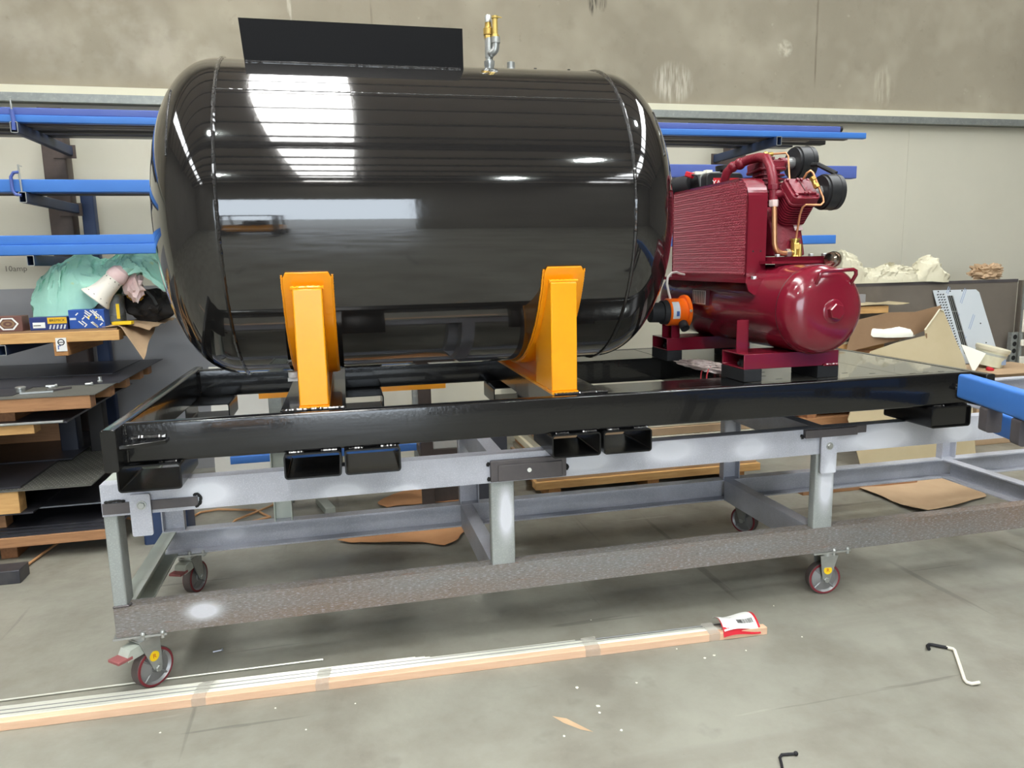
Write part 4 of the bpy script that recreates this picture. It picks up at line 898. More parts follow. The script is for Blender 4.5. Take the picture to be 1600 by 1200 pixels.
def bar(name, label, x0, x1, y0, y1, z0, z1, m, group=None, hollow=True, cat='steel bar'):
    mb = MB().rhs('x', x0, x1, y0, y1, z0, z1, 0.004, 0.006) if hollow else MB().box(x0, x1, y0, y1, z0, z1)
    return solo(name, label, cat, mb, m, ((x0+x1)/2, (y0+y1)/2, z0), group)
ZS = 2.5845
bar('steel_tube', 'bright blue steel tube at the front of the top rack shelf, longest of them', -2.3, 5.09, 2.325, 2.375, ZS, ZS+0.045, 'blue_paint')
bar('steel_tube', 'blue tube stacked on the front tube of the top rack shelf', -2.3, 4.86, 2.335, 2.385, ZS+0.045, ZS+0.09, 'blue_primer')
bar('steel_tube', 'dark steel tube behind the bright blue front tube on the top shelf', -2.3, 4.98, 2.40, 2.46, ZS, ZS+0.06, 'rack_brown')
bar('steel_tube', 'pale grey steel tube in the middle of the top rack shelf', -2.2, 4.7, 2.50, 2.56, ZS, ZS+0.06, 'steel_brown')
bar('steel_tube', 'black steel tube at the back of the top rack shelf', -2.2, 4.95, 2.64, 2.72, ZS, ZS+0.05, 'purlin_steel')
bar('steel_tube', 'wide dark tube hard against the columns on the top rack shelf', -2.2, 4.75, 2.80, 2.92, ZS, ZS+0.05, 'sheet_steel')
solo('pipe', 'short black pipe end beside the blue tubes of the top shelf', 'pipe', MB().cyl((3.6, 2.42, ZS+0.085), (4.93, 2.42, ZS+0.085), 0.024), 'purlin_steel', (4.3, 2.42, ZS+0.06))
bar('steel_tube', 'blue rectangular tube on the second rack shelf at left', -2.3, 2.1, 2.325, 2.425, 2.166, 2.244, 'blue_paint')
bar('steel_tube', 'brown steel tube behind the blue one on the second shelf at left', -2.3, 2.1, 2.46, 2.60, 2.166, 2.21, 'rack_brown')
bar('steel_tube', 'violet blue tube on the second rack shelf behind the compressor pump', 2.15, 5.02, 2.325, 2.40, 2.278, 2.374, 'blue_primer')
bar('steel_tube', 'lower blue tube on the third rack shelf above the mint cloth', -2.3, 2.05, 2.325, 2.40, 1.777, 1.842, 'blue_paint')
bar('steel_tube', 'upper blue tube on the third rack shelf above the mint cloth', -2.3, 2.05, 2.345, 2.42, 1.842, 1.902, 'blue_paint')
bar('steel_tube', 'short blue tube end on the third rack shelf right of the pump', 2.15, 4.86, 2.325, 2.40, 1.766, 1.836, 'blue_paint')
def gclamp(x, y, z0, z1, label, t_):
    g = Thing('clamp', label, 'clamp', (x, y, z0))
    g.part('clamp_frame', MB().sweep([(x, y-0.045, z0), (x-0.03, y-0.045, z0+0.004), (x-0.047, y-0.045, z0+0.03), (x-0.047, y-0.045, z1-0.03), (x-0.03, y-0.045, z1-0.004), (x+0.002, y-0.045, z1)] if t_ else
           [(x, y-0.04, z0), (x+0.005, y-0.045, z0+0.06), (x, y-0.045, z1-0.02)], 0.010 if t_ else 0.013, 8), 'blue_primer')
    g.part('clamp_screw', MB().cyl((x+0.004, y-0.045, z0+0.02), (x, y-0.045, z1+0.045), 0.006, None, 8), 'zinc')
    g.part('clamp_handle', MB().cyl((x-0.006, y-0.045, z1+0.04), (x+(0.075 if not t_ else 0.02), y-0.045, z1+0.034), 0.003, None, 6), 'zinc')
gclamp(-0.948, 2.35, 2.535, 2.675, 'straight dark clamp on the top rack arm with a thin handle', False)
gclamp(-0.950, 2.35, 2.145, 2.285, 'round G-shaped blue clamp on the second rack arm', True)
# shelf pallet on the lowest arms
SP = Thing('shelf_pallet', 'timber pallet on the lowest rack arm carrying boxes and cloth', 'pallet', (-1.2, 2.7, 1.22))
for k, y in enumerate((2.30, 2.62, 2.94, 3.00)):
    if k == 3: continue
    SP.part('deck_board', MB().box(-2.1, -0.48, y, y+0.10, 1.222, 1.288), 'pine', bevel=0.003)
SP.part('deck_sheet', MB().box(-2.1, -0.49, 2.305, 3.05, 1.288, 1.301), 'kraft_dark')
SP.part('bearer', MB().box(-0.869, -0.788, 2.29, 3.04, 1.135, 1.222), 'pine_y', bevel=0.003)
SP.part('bearer', MB().box(-1.95, -1.87, 2.29, 3.04, 1.135, 1.222), 'pine_y', bevel=0.003)
tg = SP.part('pallet_tag', MB().box(-0.852, -0.790, 2.284, 2.289, 1.165, 1.252), 'label_white', label='white paper tag with a round mark')
ring = MB().lathe([(0.015, 0), (0.021, 0), (0.021, 0.001), (0.015, 0.001)], (-0.820, 2.2838, 1.224), (0, -1, 0), 24, cap=False).box(-0.838, -0.802, 2.2832, 2.2838, 1.221, 1.226)
SP.part('tag_mark', ring, 'ink_black', parent=tg)
SP.part('tag_mark', MB().box(-0.842, -0.836, 2.2832, 2.2838, 1.178, 1.204).box(-0.836, -0.825, 2.2832, 2.2838, 1.198, 1.204), 'ink_blue', parent=tg)
kp = Thing('kraft_sheet', 'creased kraft paper sheet drooping over the right end of the shelf pallet', 'paper', (-0.5, 2.6, 1.30))
def kf(u, v):
    y = 2.36 + u*0.62
    e = 1-u
    dx = v*(0.10+0.22*e) if v < 0.45 else 0.045+0.099*e+(v-0.45)*(0.10*e+0.15)
    z = 1.306 - max(0, v-0.55)*(0.42*e+0.04) + 0.012*math.sin(u*9+v*4)*v + 0.010*noise.noise((u*5, v*5, 1))
    return (-0.66 + dx + v*0.04 + (0.10*v*u), y - 0.10*v*e, z)
kp.part('sheet', MB().grid(kf, 18, 14, 0.003), 'kraft')
kp.part('torn_edge', MB().grid(lambda u, v: (-0.55+0.21*v+0.10*u, 2.50+0.48*u, 1.312+0.012*abs(math.sin(u*12))-0.05*v*v*(1-u)), 14, 6, 0.003), 'kraft')
# boxes
def box_thing(name, label, cat, x0, x1, y0, y1, z0, z1, m):
    t = Thing(name, label, cat, ((x0+x1)/2, (y0+y1)/2, z0))
    b = t.part('carton', MB().box(x0, x1, y0, y1, z0, z1), m, bevel=0.002)
    return t, b
ZB = 1.302
t, b = box_thing('carton_box', 'small brown box with a white hexagon print, leftmost on the shelf pallet', 'box', -1.26, -1.040, 2.315, 2.43, ZB, 1.398, 'box_brown')
hx = [(-1.122+0.062*math.cos(math.radians(a)), 1.350+0.044*math.sin(math.radians(a))) for a in range(0, 360, 60)]
hi = [(-1.122+0.050*math.cos(math.radians(a)), 1.350+0.035*math.sin(math.radians(a))) for a in range(0, 360, 60)]
t.part('hexagon_print', MB().hollow(hx, hi, 'y', 2.3138, 2.3148), 'label_white', parent=b)
eo = [(-1.122+0.038*math.cos(math.radians(a)), 1.350+0.024*math.sin(math.radians(a))) for a in range(0, 360, 15)]
ei = [(-1.122+0.027*math.cos(math.radians(a)), 1.350+0.016*math.sin(math.radians(a))) for a in range(0, 360, 15)]
t.part('oval_print', MB().hollow(eo, ei, 'y', 2.3138, 2.3148), 'kraft_dark', parent=b)
t.part('oval_print', MB().prism([(-1.122+0.012*math.cos(math.radians(a)), 1.350+0.006*math.sin(math.radians(a))) for a in range(0, 360, 30)], 'y', 2.3138, 2.3148), 'kraft_dark', parent=b)
t, b = box_thing('carton_box', 'small blue and yellow fastener box with white label on the shelf pallet', 'box', -1.004, -0.786, 2.33, 2.43, ZB, 1.384, 'box_navy')
t.part('white_label', MB().box(-0.986, -0.915, 2.3288, 2.3298, 1.316, 1.352), 'label_white', parent=b)
t.part('label_line', MB().box(-0.982, -0.940, 2.3282, 2.3287, 1.330, 1.335), 'ink_black', parent=b)
t.part('yellow_panel', MB().box(-0.900, -0.787, 2.3288, 2.3298, 1.342, 1.382), 'box_yellow', parent=b)
t.text('BREMICK', 0.0225, frame((-0.843, 2.3284, 1.362), (1, 0, 0), (0, 0, 1)), 'ink_black', parent=b)
st_ = MB()
for k in range(5): st_.add([(-0.895+k*0.021, 2.3284, 1.308), (-0.885+k*0.021, 2.3284, 1.308), (-0.877+k*0.021, 2.3284, 1.334), (-0.887+k*0.021, 2.3284, 1.334)], [(0, 1, 2, 3)])
t.part('stripe_print', st_, 'film_steel', parent=b, stuff=True)
t, b = box_thing('carton_box', 'larger bright blue fastener box with white screw pictures on the shelf pallet', 'box', -0.778, -0.567, 2.34, 2.46, ZB, 1.425, 'box_blue')
pr2 = MB()
random.seed(3)
for k in range(20):
    cx_, cz_ = -0.73+0.16*random.random(), 1.318+0.095*random.random()
    L_ = 0.022+0.016*((k*7) % 3)
    d_ = Vector((0.72, 0, -0.70)) if k % 3 else Vector((0.72, 0, 0.70)); n_ = Vector((0.70, 0, 0.72))*0.0035 if k % 3 else Vector((-0.70, 0, 0.72))*0.0035
    c_ = Vector((cx_, 2.3384, cz_))
    a_, b__ = c_-d_*L_*0.5, c_+d_*L_*0.5
    for q in (a_, b__):
        q.x = min(max(q.x, -0.772), -0.573); q.z = min(max(q.z, 1.308), 1.42)
    pr2.add([a_-n_, b__-n_, b__+n_, a_+n_], [(0, 1, 2, 3)])
t.part('screw_print', pr2, 'label_white', parent=b, stuff=True)
t.part('word_print', MB().box(-0.772, -0.735, 2.3380, 2.3390, 1.360, 1.374), 'film_steel', parent=b)
t.part('dot_print', MB().cyl((-0.66, 2.3395, 1.375), (-0.66, 2.3382, 1.375), 0.006).cyl((-0.615, 2.3395, 1.37), (-0.615, 2.3382, 1.37), 0.006), 'sticker_yellow', parent=b, stuff=True)
tb = Thing('plastic_tub', 'clear plastic tub behind the large blue box on the shelf pallet', 'tub', (-0.56, 2.55, ZB))
tb.part('tub', MB().hollow(rrect(-0.66, -0.505, 2.48, 2.64, 0.02), rrect(-0.657, -0.508, 2.483, 2.637, 0.018), 'z', ZB, 1.50), 'clear_plastic')
tb.part('lid', MB().prism(rrect(-0.665, -0.50, 2.475, 2.645, 0.02), 'z', 1.50, 1.512), 'clear_plastic')
tb.part('contents', MB().box(-0.652, -0.512, 2.487, 2.633, ZB+0.002, 1.37), 'lamp_shade')
tb.part('label', MB().box(-0.528, -0.508, 2.478, 2.4795, 1.35, 1.45), 'sticker_yellow')
solo('yellow_pad', 'flat yellow foam pad at the right end of the shelf pallet', 'pad', MB().box(-0.55, -0.43, 2.42, 2.50, 1.312, 1.334), 'sticker_yellow', (-0.49, 2.46, 1.312), bevel=0.003)
def ridge(mb, prof, yc, y0, amp, seed, freq=7.0, nt=22, sub=6, lean=0.0):
    """crumpled ridge along x: prof = (x, z bottom, z top, depth); arch over it with creases"""
    xs_ = [p[0] for p in prof]
    n = (len(prof)-1)*sub
    def at_(f):
        k = min(int(f*(len(prof)-1)), len(prof)-2); t = f*(len(prof)-1)-k
        return [prof[k][i]*(1-t)+prof[k+1][i]*t for i in range(4)]
    def fn(u, v):
        x, zb, zt, d = at_(u)
        a = v*PI
        q = Vector((x*freq, v*3.6, seed))
        wq = q + Vector((noise.noise(q*0.9), noise.noise(q*0.9+Vector((9, 2, 4))), 0))*0.45
        w_ = noise.noise(q*0.5)*amp*0.7
        for f_, k_ in ((0.9, 1.0), (2.1, 0.55), (4.4, 0.30)):
            w_ += amp*k_*(0.42-1.9*abs(noise.noise(wq*f_ + Vector((0, 0, 7*f_)))))
        s_ = math.sin(a)
        return (x + w_*0.6, yc - math.cos(a)*d - w_*1.0*s_ + lean*s_, zb + (zt-zb)*max(0.0, s_)**0.8 + w_*0.55*s_)
    return mb.grid(fn, n, nt)
mc = Thing('mint_cloth', 'mint green work cloth with yellow stains draped over the boxes', 'cloth', (-0.65, 2.55, ZB))
mc.part('cloth', ridge(MB(), [(-1.05, 1.40, 1.42, 0.04), (-1.03, 1.34, 1.60, 0.13), (-0.93, 1.32, 1.70, 0.17), (-0.80, 1.36, 1.77, 0.19), (-0.72, 1.40, 1.80, 0.18), (-0.66, 1.43, 1.755, 0.17), (-0.60, 1.47, 1.73, 0.17), (-0.52, 1.56, 1.77, 0.17), (-0.43, 1.64, 1.815, 0.17), (-0.36, 1.66, 1.81, 0.16), (-0.29, 1.60, 1.80, 0.15), (-0.24, 1.54, 1.72, 0.12), (-0.20, 1.50, 1.62, 0.07), (-0.19, 1.50, 1.52, 0.02)], 2.62, 0, 0.060, 2.0, 6.0, 44, 14), 'mint_cloth', ang=16)
mc.part('cloth_fold', MB().grid(lambda u, v: (-0.62+0.30*u-0.05*v, 2.46+0.03*math.sin(u*8)+0.05*v, 1.60+0.13*u-0.10*v*(1-0.3*u)+0.015*math.sin(u*14+v*5)), 20, 8, 0.004), 'mint_cloth', label='rolled fold of the cloth')
wb = Thing('perforated_sleeve', 'white perforated flared plastic sleeve lying against the mint cloth', 'sleeve', (-0.60, 2.45, 1.50))
a_ = Vector((-0.635, 2.42, 1.485)); b_ = Vector((-0.495, 2.455, 1.635)); d_ = (b_-a_).normalized()
wb.part('sleeve', MB().lathe([(0.100, 0.0), (0.102, 0.006), (0.080, 0.04), (0.066, 0.09), (0.060, 0.16), (0.058, 0.20), (0.054, 0.20), (0.056, 0.16), (0.062, 0.09), (0.076, 0.04), (0.098, 0.004)], a_, d_, 32, cap=False), 'perforated_white')
ho = MB(); U_ = d_.orthogonal().normalized(); V_ = d_.cross(U_)
for k in range(5):
    for j in range(11):
        t_ = 2*PI*(j+0.5*(k % 2))/11; h_ = 0.03+0.035*k; rr = [0.086, 0.0695, 0.0625, 0.0605, 0.0595][k]
        p_ = a_ + d_*h_ + (U_*math.cos(t_)+V_*math.sin(t_))*rr; nn = (U_*math.cos(t_)+V_*math.sin(t_))
        ho.cyl(p_, p_+nn*0.0012, 0.0038, None, 8)
wb.part('hole', ho, 'dark_gap', stuff=True)
wb.part('cuff', MB().lathe([(0.060, 0.18), (0.066, 0.19), (0.066, 0.215), (0.058, 0.25), (0.03, 0.275)], a_, d_, 24), 'pink_cloth', label='white sock end of the sleeve')
pg = solo('pink_rag', 'crumpled pink and white rag between mint cloth and black bag', 'rag', crumple(MB(), (-0.415, 2.53, 1.565), (0.075, 0.06, 0.12), 3, 3, 0.3, 2.6, rot=0.3), 'pink_cloth', (-0.415, 2.53, 1.45))
bb = Thing('black_bag', 'slumped black fabric bag at the right end of the shelf pallet', 'bag', (-0.37, 2.75, ZB))
bb.part('bag', crumple(MB(), (-0.375, 2.76, 1.42), (0.185, 0.16, 0.135), 8, 4, 0.18, 1.7, flat=-0.86), 'black_fabric')
bb.part('mustard_lining', crumple(MB(), (-0.43, 2.625, 1.50), (0.055, 0.03, 0.05), 9, 3, 0.3, 2.4), 'mustard_cloth')
bb.part('strap', MB().sweep([(-0.36, 2.60, 1.53), (-0.32, 2.60, 1.48), (-0.30, 2.60, 1.43)], 0.010, 6), 'lamp_shade')
tr = Thing('plastic_case', 'low white and clear plastic case at the back right of the shelf pallet', 'case', (-0.27, 2.98, 1.31))
tr.part('case', MB().box(-0.42, -0.115, 2.92, 3.05, 1.315, 1.355), 'label_white', bevel=0.004)
tr.part('lid', MB().box(-0.36, -0.13, 2.93, 3.04, 1.355, 1.42), 'clear_plastic', bevel=0.004)
tr.part('latch', MB().box(-0.155, -0.118, 2.914, 2.92, 1.318, 1.352), 'ink_black')
# sheet leaning behind the shelf and scribbles on the lining
struct('trim_3', MB().box(-4.0, 2.3, WY-0.055, WY-0.023, 0, 1.545), 'grey_panel')
text('10amp', 0.060, frame((-1.50, WY-0.0235, 1.70), (1, 0, 0), (0.05, 0, 1)), 'ink_grey', clad, (0, 0, 0), 'handwriting', 0.0003)
# ================================================================== STACK OF PLATES AT LEFT
LS = Thing('timber_pallet', 'brown hardwood pallet on the floor under the lowest steel plates', 'pallet', (-1.4, 2.4, 0))
for x in (-1.055, -1.75, -2.3): LS.part('bearer', MB().box(x-0.045, x+0.045, 1.75, 3.25, 0, 0.090), 'hardwood_y', bevel=0.003)
for y in (1.67, 2.2, 2.75, 3.15): LS.part('deck_board', MB().box(-2.5, -0.47, y, y+0.10, 0.090, 0.150), 'hardwood', bevel=0.003)
def plate(label, x0, x1, y0, y1, z, th, m='sheet_steel', cat='steel plate'):
    t = Thing('steel_plate', label, cat, ((x0+x1)/2, (y0+y1)/2, z))
    t.part('plate', MB().box(x0, x1, y0, y1, z, z+th), m)
    return t
plate('lowest dark steel plate lying on the floor pallet', -2.5, -0.43, 1.68, 3.2, 0.150, 0.006)
plate('second dark steel plate lying on the floor pallet', -2.5, -0.45, 1.70, 3.2, 0.1562, 0.006)
plate('third dark steel plate lying on the floor pallet', -2.5, -0.44, 1.74, 3.2, 0.1624, 0.006)
plate('topmost dark steel plate of the low stack on the floor pallet', -2.5, -0.46, 1.78, 3.2, 0.1686, 0.006)
def bearer(label, x0, x1, y0, y1, z0, z1, m='hardwood'):
    return solo('timber_bearer', label, 'timber', MB().box(x0, x1, y0, y1, z0, z1), m, ((x0+x1)/2, (y0+y1)/2, z0), bevel=0.003)
bearer('timber bearer between the floor stack and the plate with a bright front edge', -2.5, -1.07, 1.80, 1.90, 0.175, 0.275)
bearer('rear timber bearer on the floor stack, far under the bright-edged plate', -2.5, -0.55, 2.9, 3.0, 0.175, 0.275)
t = plate('wide steel plate with bright front edge above the floor stack', -2.5, -0.47, 1.80, 3.2, 0.275, 0.008)
t.part('front_edge', MB().box(-2.5, -0.47, 1.7985, 1.80, 0.275, 0.283), 'sheet_edge')
plate('smaller steel plate lying skewed on the bright-edged plate', -2.5, -0.875, 1.68, 2.9, 0.284, 0.010)
bearer('short timber bearer under the chequer plate at its front', -2.5, -0.936, 1.67, 1.77, 0.294, 0.426, 'pine')
bearer('rear timber bearer under the chequer plate', -2.5, -0.65, 2.9, 3.0, 0.294, 0.426, 'pine')
cp_ = plate('ribbed steel chequer plate in the middle of the stack', -2.5, -0.545, 1.66, 3.2, 0.427, 0.006, 'sheet_dusty')
rb_ = MB()
for i in range(46):
    for j in range(30):
        x = -1.45 + i*0.0196; y = 1.69+j*0.034
        if x > -0.56: continue
        s_ = 1 if (i+j) % 2 else -1
        a = Vector((x-0.008*s_, y-0.010, 0.433)); c = Vector((x+0.008*s_, y+0.010, 0.433)); n_ = Vector((0.0040, -0.003*s_, 0))
        rb_.add([a, (a+c)/2-n_+Vector((0, 0, 0.0026)), c, (a+c)/2+n_+Vector((0, 0, 0.0026))], [(0, 1, 2, 3)])
cp_.part('tread_bar', rb_, 'tread_steel', stuff=True, fixn=False)
plate('plain dark plate lying on the chequer plate', -2.5, -0.93, 1.70, 2.7, 0.4365, 0.010)
plate('dark plate behind it on the chequer plate', -2.4, -0.84, 2.30, 3.18, 0.4468, 0.008)
solo('steel_box', 'dark steel box section standing upright on the chequer plate', 'steel box', MB().rhs('z', 0.455, 0.79, -0.985, -0.875, 2.55, 2.66, 0.005, 0.008), 'navy_dark', (-0.93, 2.6, 0.455))
solo('steel_box', 'second dark box section, just right of the first on the chequer plate', 'steel box', MB().rhs('z', 0.4365, 0.79, -0.80, -0.70, 2.55, 2.65, 0.005, 0.008), 'purlin_steel', (-0.75, 2.6, 0.4365))
bearer('bearer with bright sawn end carrying the bent steel sheet', -2.5, -0.815, 1.68, 1.78, 0.756, 0.812, 'pine')
bearer('tall rear packing timber under the bent steel sheet', -2.5, -1.05, 2.90, 3.04, 0.4548, 0.812, 'hardwood')
bearer('tall front packing timber under the pine bearer at far left', -1.5, -1.25, 1.69, 1.77, 0.447, 0.756, 'hardwood')
t = Thing('bent_sheet', 'steel sheet with a rounded front edge under the top pallet', 'steel plate', (-1.5, 2.3, 0.812))
t.part('sheet', MB().prism([(1.66, 0.812), (3.1, 0.812), (3.1, 0.824), (1.68, 0.824), (1.662, 0.820)], 'x', -2.5, -0.635), 'sheet_steel')
t.part('rolled_edge', MB().cyl((-0.99, 1.655, 0.822), (-0.65, 1.655, 0.822), 0.008, None, 10), 'zinc')
TP = Thing('top_pallet', 'hardwood pallet under the top sheets of the plate stack', 'pallet', (-1.4, 2.4, 0.824))
for x in (-0.98, -1.7, -2.3): TP.part('bearer', MB().box(x-0.05, x+0.05, 1.75, 3.1, 0.824, 0.888), 'hardwood_y', bevel=0.003)
for k, y in enumerate((1.66, 2.05, 2.42, 2.80, 3.05)):
    TP.part('deck_board', MB().box(-2.5, -0.50, y, y+0.10, 0.888, 0.966), 'hardwood', bevel=0.004)
plate('dusty bottom sheet on the top pallet of the stack', -2.5, -0.47, 1.655, 3.30, 0.966, 0.005, 'sheet_dusty')
plate('dark middle sheet on the top pallet of the stack', -2.5, -0.445, 2.06, 3.30, 0.9715, 0.004)
plate('dark upper sheet at back left of the top pallet', -2.5, -0.60, 2.50, 3.28, 0.976, 0.004)
plate('small dark sheet at front left on the top pallet', -2.5, -0.93, 1.75, 2.05, 0.9715, 0.003)
# fittings left on the top sheets
ZT2 = 0.972
t = Thing('clamp_fitting', 'steel clamp fitting with a round boss on the top sheets', 'fitting', (-0.86, 1.82, ZT2))
t.part('boss', MB().lathe([(0.024, 0), (0.024, 0.018), (0.028, 0.02), (0.028, 0.03), (0.018, 0.034)], (-0.925, 1.86, ZT2+0.004), (0, 0, 1), 20), 'zinc')
t.part('flat_bar', MB().obox((-0.82, 1.80, ZT2+0.006), (0.17, 0.020, 0.010), (0, 0, 0.12)), 'zinc')
t.part('dark_bar', MB().obox((-0.73, 1.88, ZT2+0.006), (0.14, 0.018, 0.010), (0, 0, 0.75)), 'mill_bar')
t.part('nut', MB().hexnut((-0.765, 1.87, ZT2+0.010), (0, 0, 1), 0.018, 0.016), 'zinc')
for (x, y, l, lb) in ((-0.79, 2.00, 0.05, 'zinc bolt lying left of the dark bar on the top sheets'), (-0.592, 2.00, 0.03, 'zinc nut near the right edge of the top sheets'), (-0.565, 2.10, 0.0, 'zinc bolt standing on its head at the right edge of the top sheets')):
    t = Thing('bolt', lb, 'bolt', (x, y, ZT2))
    zz = ZT2 + (0.006 if y > 2.05 else 0.001)
    if l: t.part('shank', MB().cyl((x-l, y, zz+0.009), (x, y+0.01, zz+0.009), 0.008, None, 10), 'zinc')
    else: t.part('shank', MB().cyl((x, y, zz), (x, y, zz+0.035), 0.011, None, 10), 'zinc')
    t.part('head', MB().hexnut((x, y+0.008 if l else y, zz+(0.009 if l else 0.0)), (1, 0.1, 0) if l else (0, 0, 1), 0.013 if l else 0.016, 0.012), 'zinc')
solo('steel_block', 'rectangular dark steel bar lying on the floor at far left', 'steel bar', MB().box(-1.6, -0.845, 1.33, 1.46, 0, 0.075), 'sheet_steel', (-1.2, 1.40, 0), bevel=0.003)
solo('hose', 'long thin orange air hose snaking across the floor behind the trolley', 'hose', MB().sweep([(-0.89, 1.50, 0.012), (-0.90, 1.56, 0.012), (-0.88, 1.72, 0.012), (-0.84, 1.98, 0.012), (-0.72, 2.24, 0.012), (-0.55, 2.30, 0.012), (-0.40, 2.16, 0.012), (-0.25, 2.04, 0.012), (-0.19, 2.03, 0.012), (-0.08, 2.28, 0.012), (0.03, 2.31, 0.012), (0.29, 2.22, 0.012), (0.36, 2.10, 0.012), (0.40, 2.04, 0.012), (0.33, 2.00, 0.012), (0.25, 1.96, 0.012), (0.15, 1.90, 0.012), (0.18, 2.02, 0.018), (0.30, 2.16, 0.018), (0.40, 2.30, 0.012), (0.40, 2.42, 0.012), (0.52, 2.52, 0.012), (0.9, 2.56, 0.012)], 0.008, 8), 'hose_orange', (0, 2.1, 0))
# ================================================================== BENCH AND PANELS BEHIND THE TROLLEY
BN = Thing('work_bench', 'steel bench with a yellow top rail behind the trolley', 'bench', (1.0, 2.1, 0))
BN.part('top_rail', MB().box(0.40, 1.60, 1.90, 1.96, 0.845, 0.888), 'yellow_paint')
BN.part('top_rail', MB().box(0.40, 1.60, 2.34, 2.40, 0.845, 0.888), 'yellow_paint')
for x in (0.455, 1.415):
    BN.part('leg', MB().rhs('z', 0, 0.845, x, x+0.085, 1.90, 1.96, 0.004, 0.006), 'galvanised' if x < 1 else 'rack_brown')
    BN.part('leg', MB().rhs('z', 0, 0.845, x, x+0.085, 2.34, 2.40, 0.004, 0.006), 'galvanised')
    BN.part('end_rail', MB().box(x+0.01, x+0.07, 1.96, 2.34, 0.845, 0.888), 'yellow_paint')
    BN.part('shelf_rail', MB().box(x+0.01, x+0.07, 1.96, 2.34, 0.34, 0.398), 'rack_brown')
for k, (y, z, lb) in enumerate(((2.02, 0.398, 'lower blue beam on the bench shelf'), (2.04, 0.450, 'upper blue beam on the bench shelf'), (2.16, 0.398, 'rear blue beam on the bench shelf'))):
    bar('blue_beam', lb, 0.18, 1.40-0.02*k, y, y+0.09, z, z+0.05, 'blue_paint')
solo('carton_box', 'pale box behind the brown bench leg', 'box', MB().box(1.52, 1.70, 2.05, 2.25, 0.39, 0.60), 'pale_panel', (1.6, 2.1, 0.39), bevel=0.004)
solo('steel_plinth', 'dark steel plinth under the pale box behind the bench leg', 'plinth', MB().box(1.51, 1.72, 2.03, 2.27, 0.012, 0.39), 'rack_brown', (1.6, 2.1, 0))
def lean(label, x0, x1, y, z1, tilt, m, cat='panel', name='insulated_board', th=0.03):
    return solo(name, label, cat, MB().prism([(y, 0.0), (y+th, 0.0), (y+th+tilt, z1), (y+tilt, z1)], 'x', x0, x1), m, ((x0+x1)/2, y, 0))
lean('pale insulated panel leaning behind the left half of the bench', -0.02, 0.86, 2.62, 0.96, 0.10, 'pale_panel')
lean('cream panel leaning behind the middle of the bench', 0.90, 1.50, 2.66, 0.92, 0.10, 'wall_sheet')
lean('wide cream panel leaning right of the bench', 1.54, 2.15, 2.60, 0.95, 0.12, 'wall_sheet')
solo('navy_bin', 'navy blue plastic bin on the floor left of the pale panel', 'bin', MB().hollow(rrect(-0.32, -0.06, 1.75, 2.0, 0.02), rrect(-0.305, -0.075, 1.765, 1.985, 0.015), 'z', 0.0, 0.46).box(-0.31, -0.07, 1.76, 1.99, 0, 0.02), 'blue_dark', (-0.2, 1.9, 0))
solo('cord', 'thin black cord hanging down the pale panel behind the skid', 'cord', MB().sweep([(0.30, 2.69, 0.97), (0.34, 2.67, 0.88), (0.40, 2.66, 0.80), (0.44, 2.65, 0.77), (0.46, 2.65, 0.785), (0.45, 2.65, 0.80), (0.50, 2.64, 0.74), (0.56, 2.64, 0.69), (0.60, 2.62, 0.60), (0.62, 2.60, 0.3), (0.62, 2.585, 0.006)], 0.004, 6), 'ink_black', (0.4, 2.65, 0.0))
solo('timber_offcut', 'short grey timber offcut on the floor behind the trolley', 'timber', MB().obox((0.76, 2.16, 0.022), (0.07, 0.30, 0.044), (0, 0, 0.25)), 'trolley_pale', (0.76, 2.16, 0), bevel=0.004)
lean('dark steel sheet standing behind the middle trolley post', 1.74, 2.05, 2.02, 0.55, 0.05, 'sheet_steel', 'sheet', 'steel_sheet', 0.004)
def floor_sheet(name, label, pts, m, z=0.004, curl=0.02, cat='cardboard', seed=1):
    """flat torn sheet from an outline, a little curled at the rim"""
    c = Vector((sum(p[0] for p in pts)/len(pts), sum(p[1] for p in pts)/len(pts), 0))
    n = len(pts); rings = 5; vs = []; fs = []
    def hz(p, k): return z + curl*(k/rings)**2*(0.35+0.65*abs(noise.noise((p.x*3, p.y*3, seed)))*1.6) + 0.006*noise.noise((p.x*5, p.y*5, seed+4))*(k/rings > 0.1) + 0.002
    vs.append((c.x, c.y, z+0.003))
    for k in range(1, rings+1):
        for p in pts:
            q = c.lerp(Vector((p[0], p[1], 0)), k/rings); vs.append((q.x, q.y, max(0.003, hz(q, k))))
    for i in range(n): fs.append((0, 1+i, 1+(i+1) % n))
    for k in range(rings-1):
        for i in range(n):
            j = (i+1) % n; fs.append((1+k*n+i, 1+(k+1)*n+i, 1+(k+1)*n+j, 1+k*n+j))
    m0 = len(vs)
    vs += [(x, y, zz-0.0022) for (x, y, zz) in vs]
    fs += [tuple(m0+i for i in reversed(f)) for f in list(fs)]
    e = 1+(rings-1)*n
    fs += [(e+i, e+(i+1) % n, m0+e+(i+1) % n, m0+e+i) for i in range(n)]
    return solo(name, label, cat, MB().add(vs, fs), m, (c.x, c.y, 0))
def rough(pts, k=5, a=0.012, seed=0):
    out = []
    for i in range(len(pts)):
        p, q = Vector(pts[i]), Vector(pts[(i+1) % len(pts)])
        for j in range(k):
            r = p.lerp(q, j/k); out.append((r.x+a*noise.noise((r.x*9, r.y*9, seed)), r.y+a*noise.noise((r.x*9, r.y*9, seed+5))))
    return out
floor_sheet('cardboard_sheet', 'torn orange cardboard sheet on the floor behind the trolley rail, farther one', rough([(1.12, 2.12), (1.17, 2.0), (1.35, 2.02), (1.80, 2.02), (1.80, 2.38), (1.30, 2.36)], 6, 0.03, 1), 'kraft_orange')
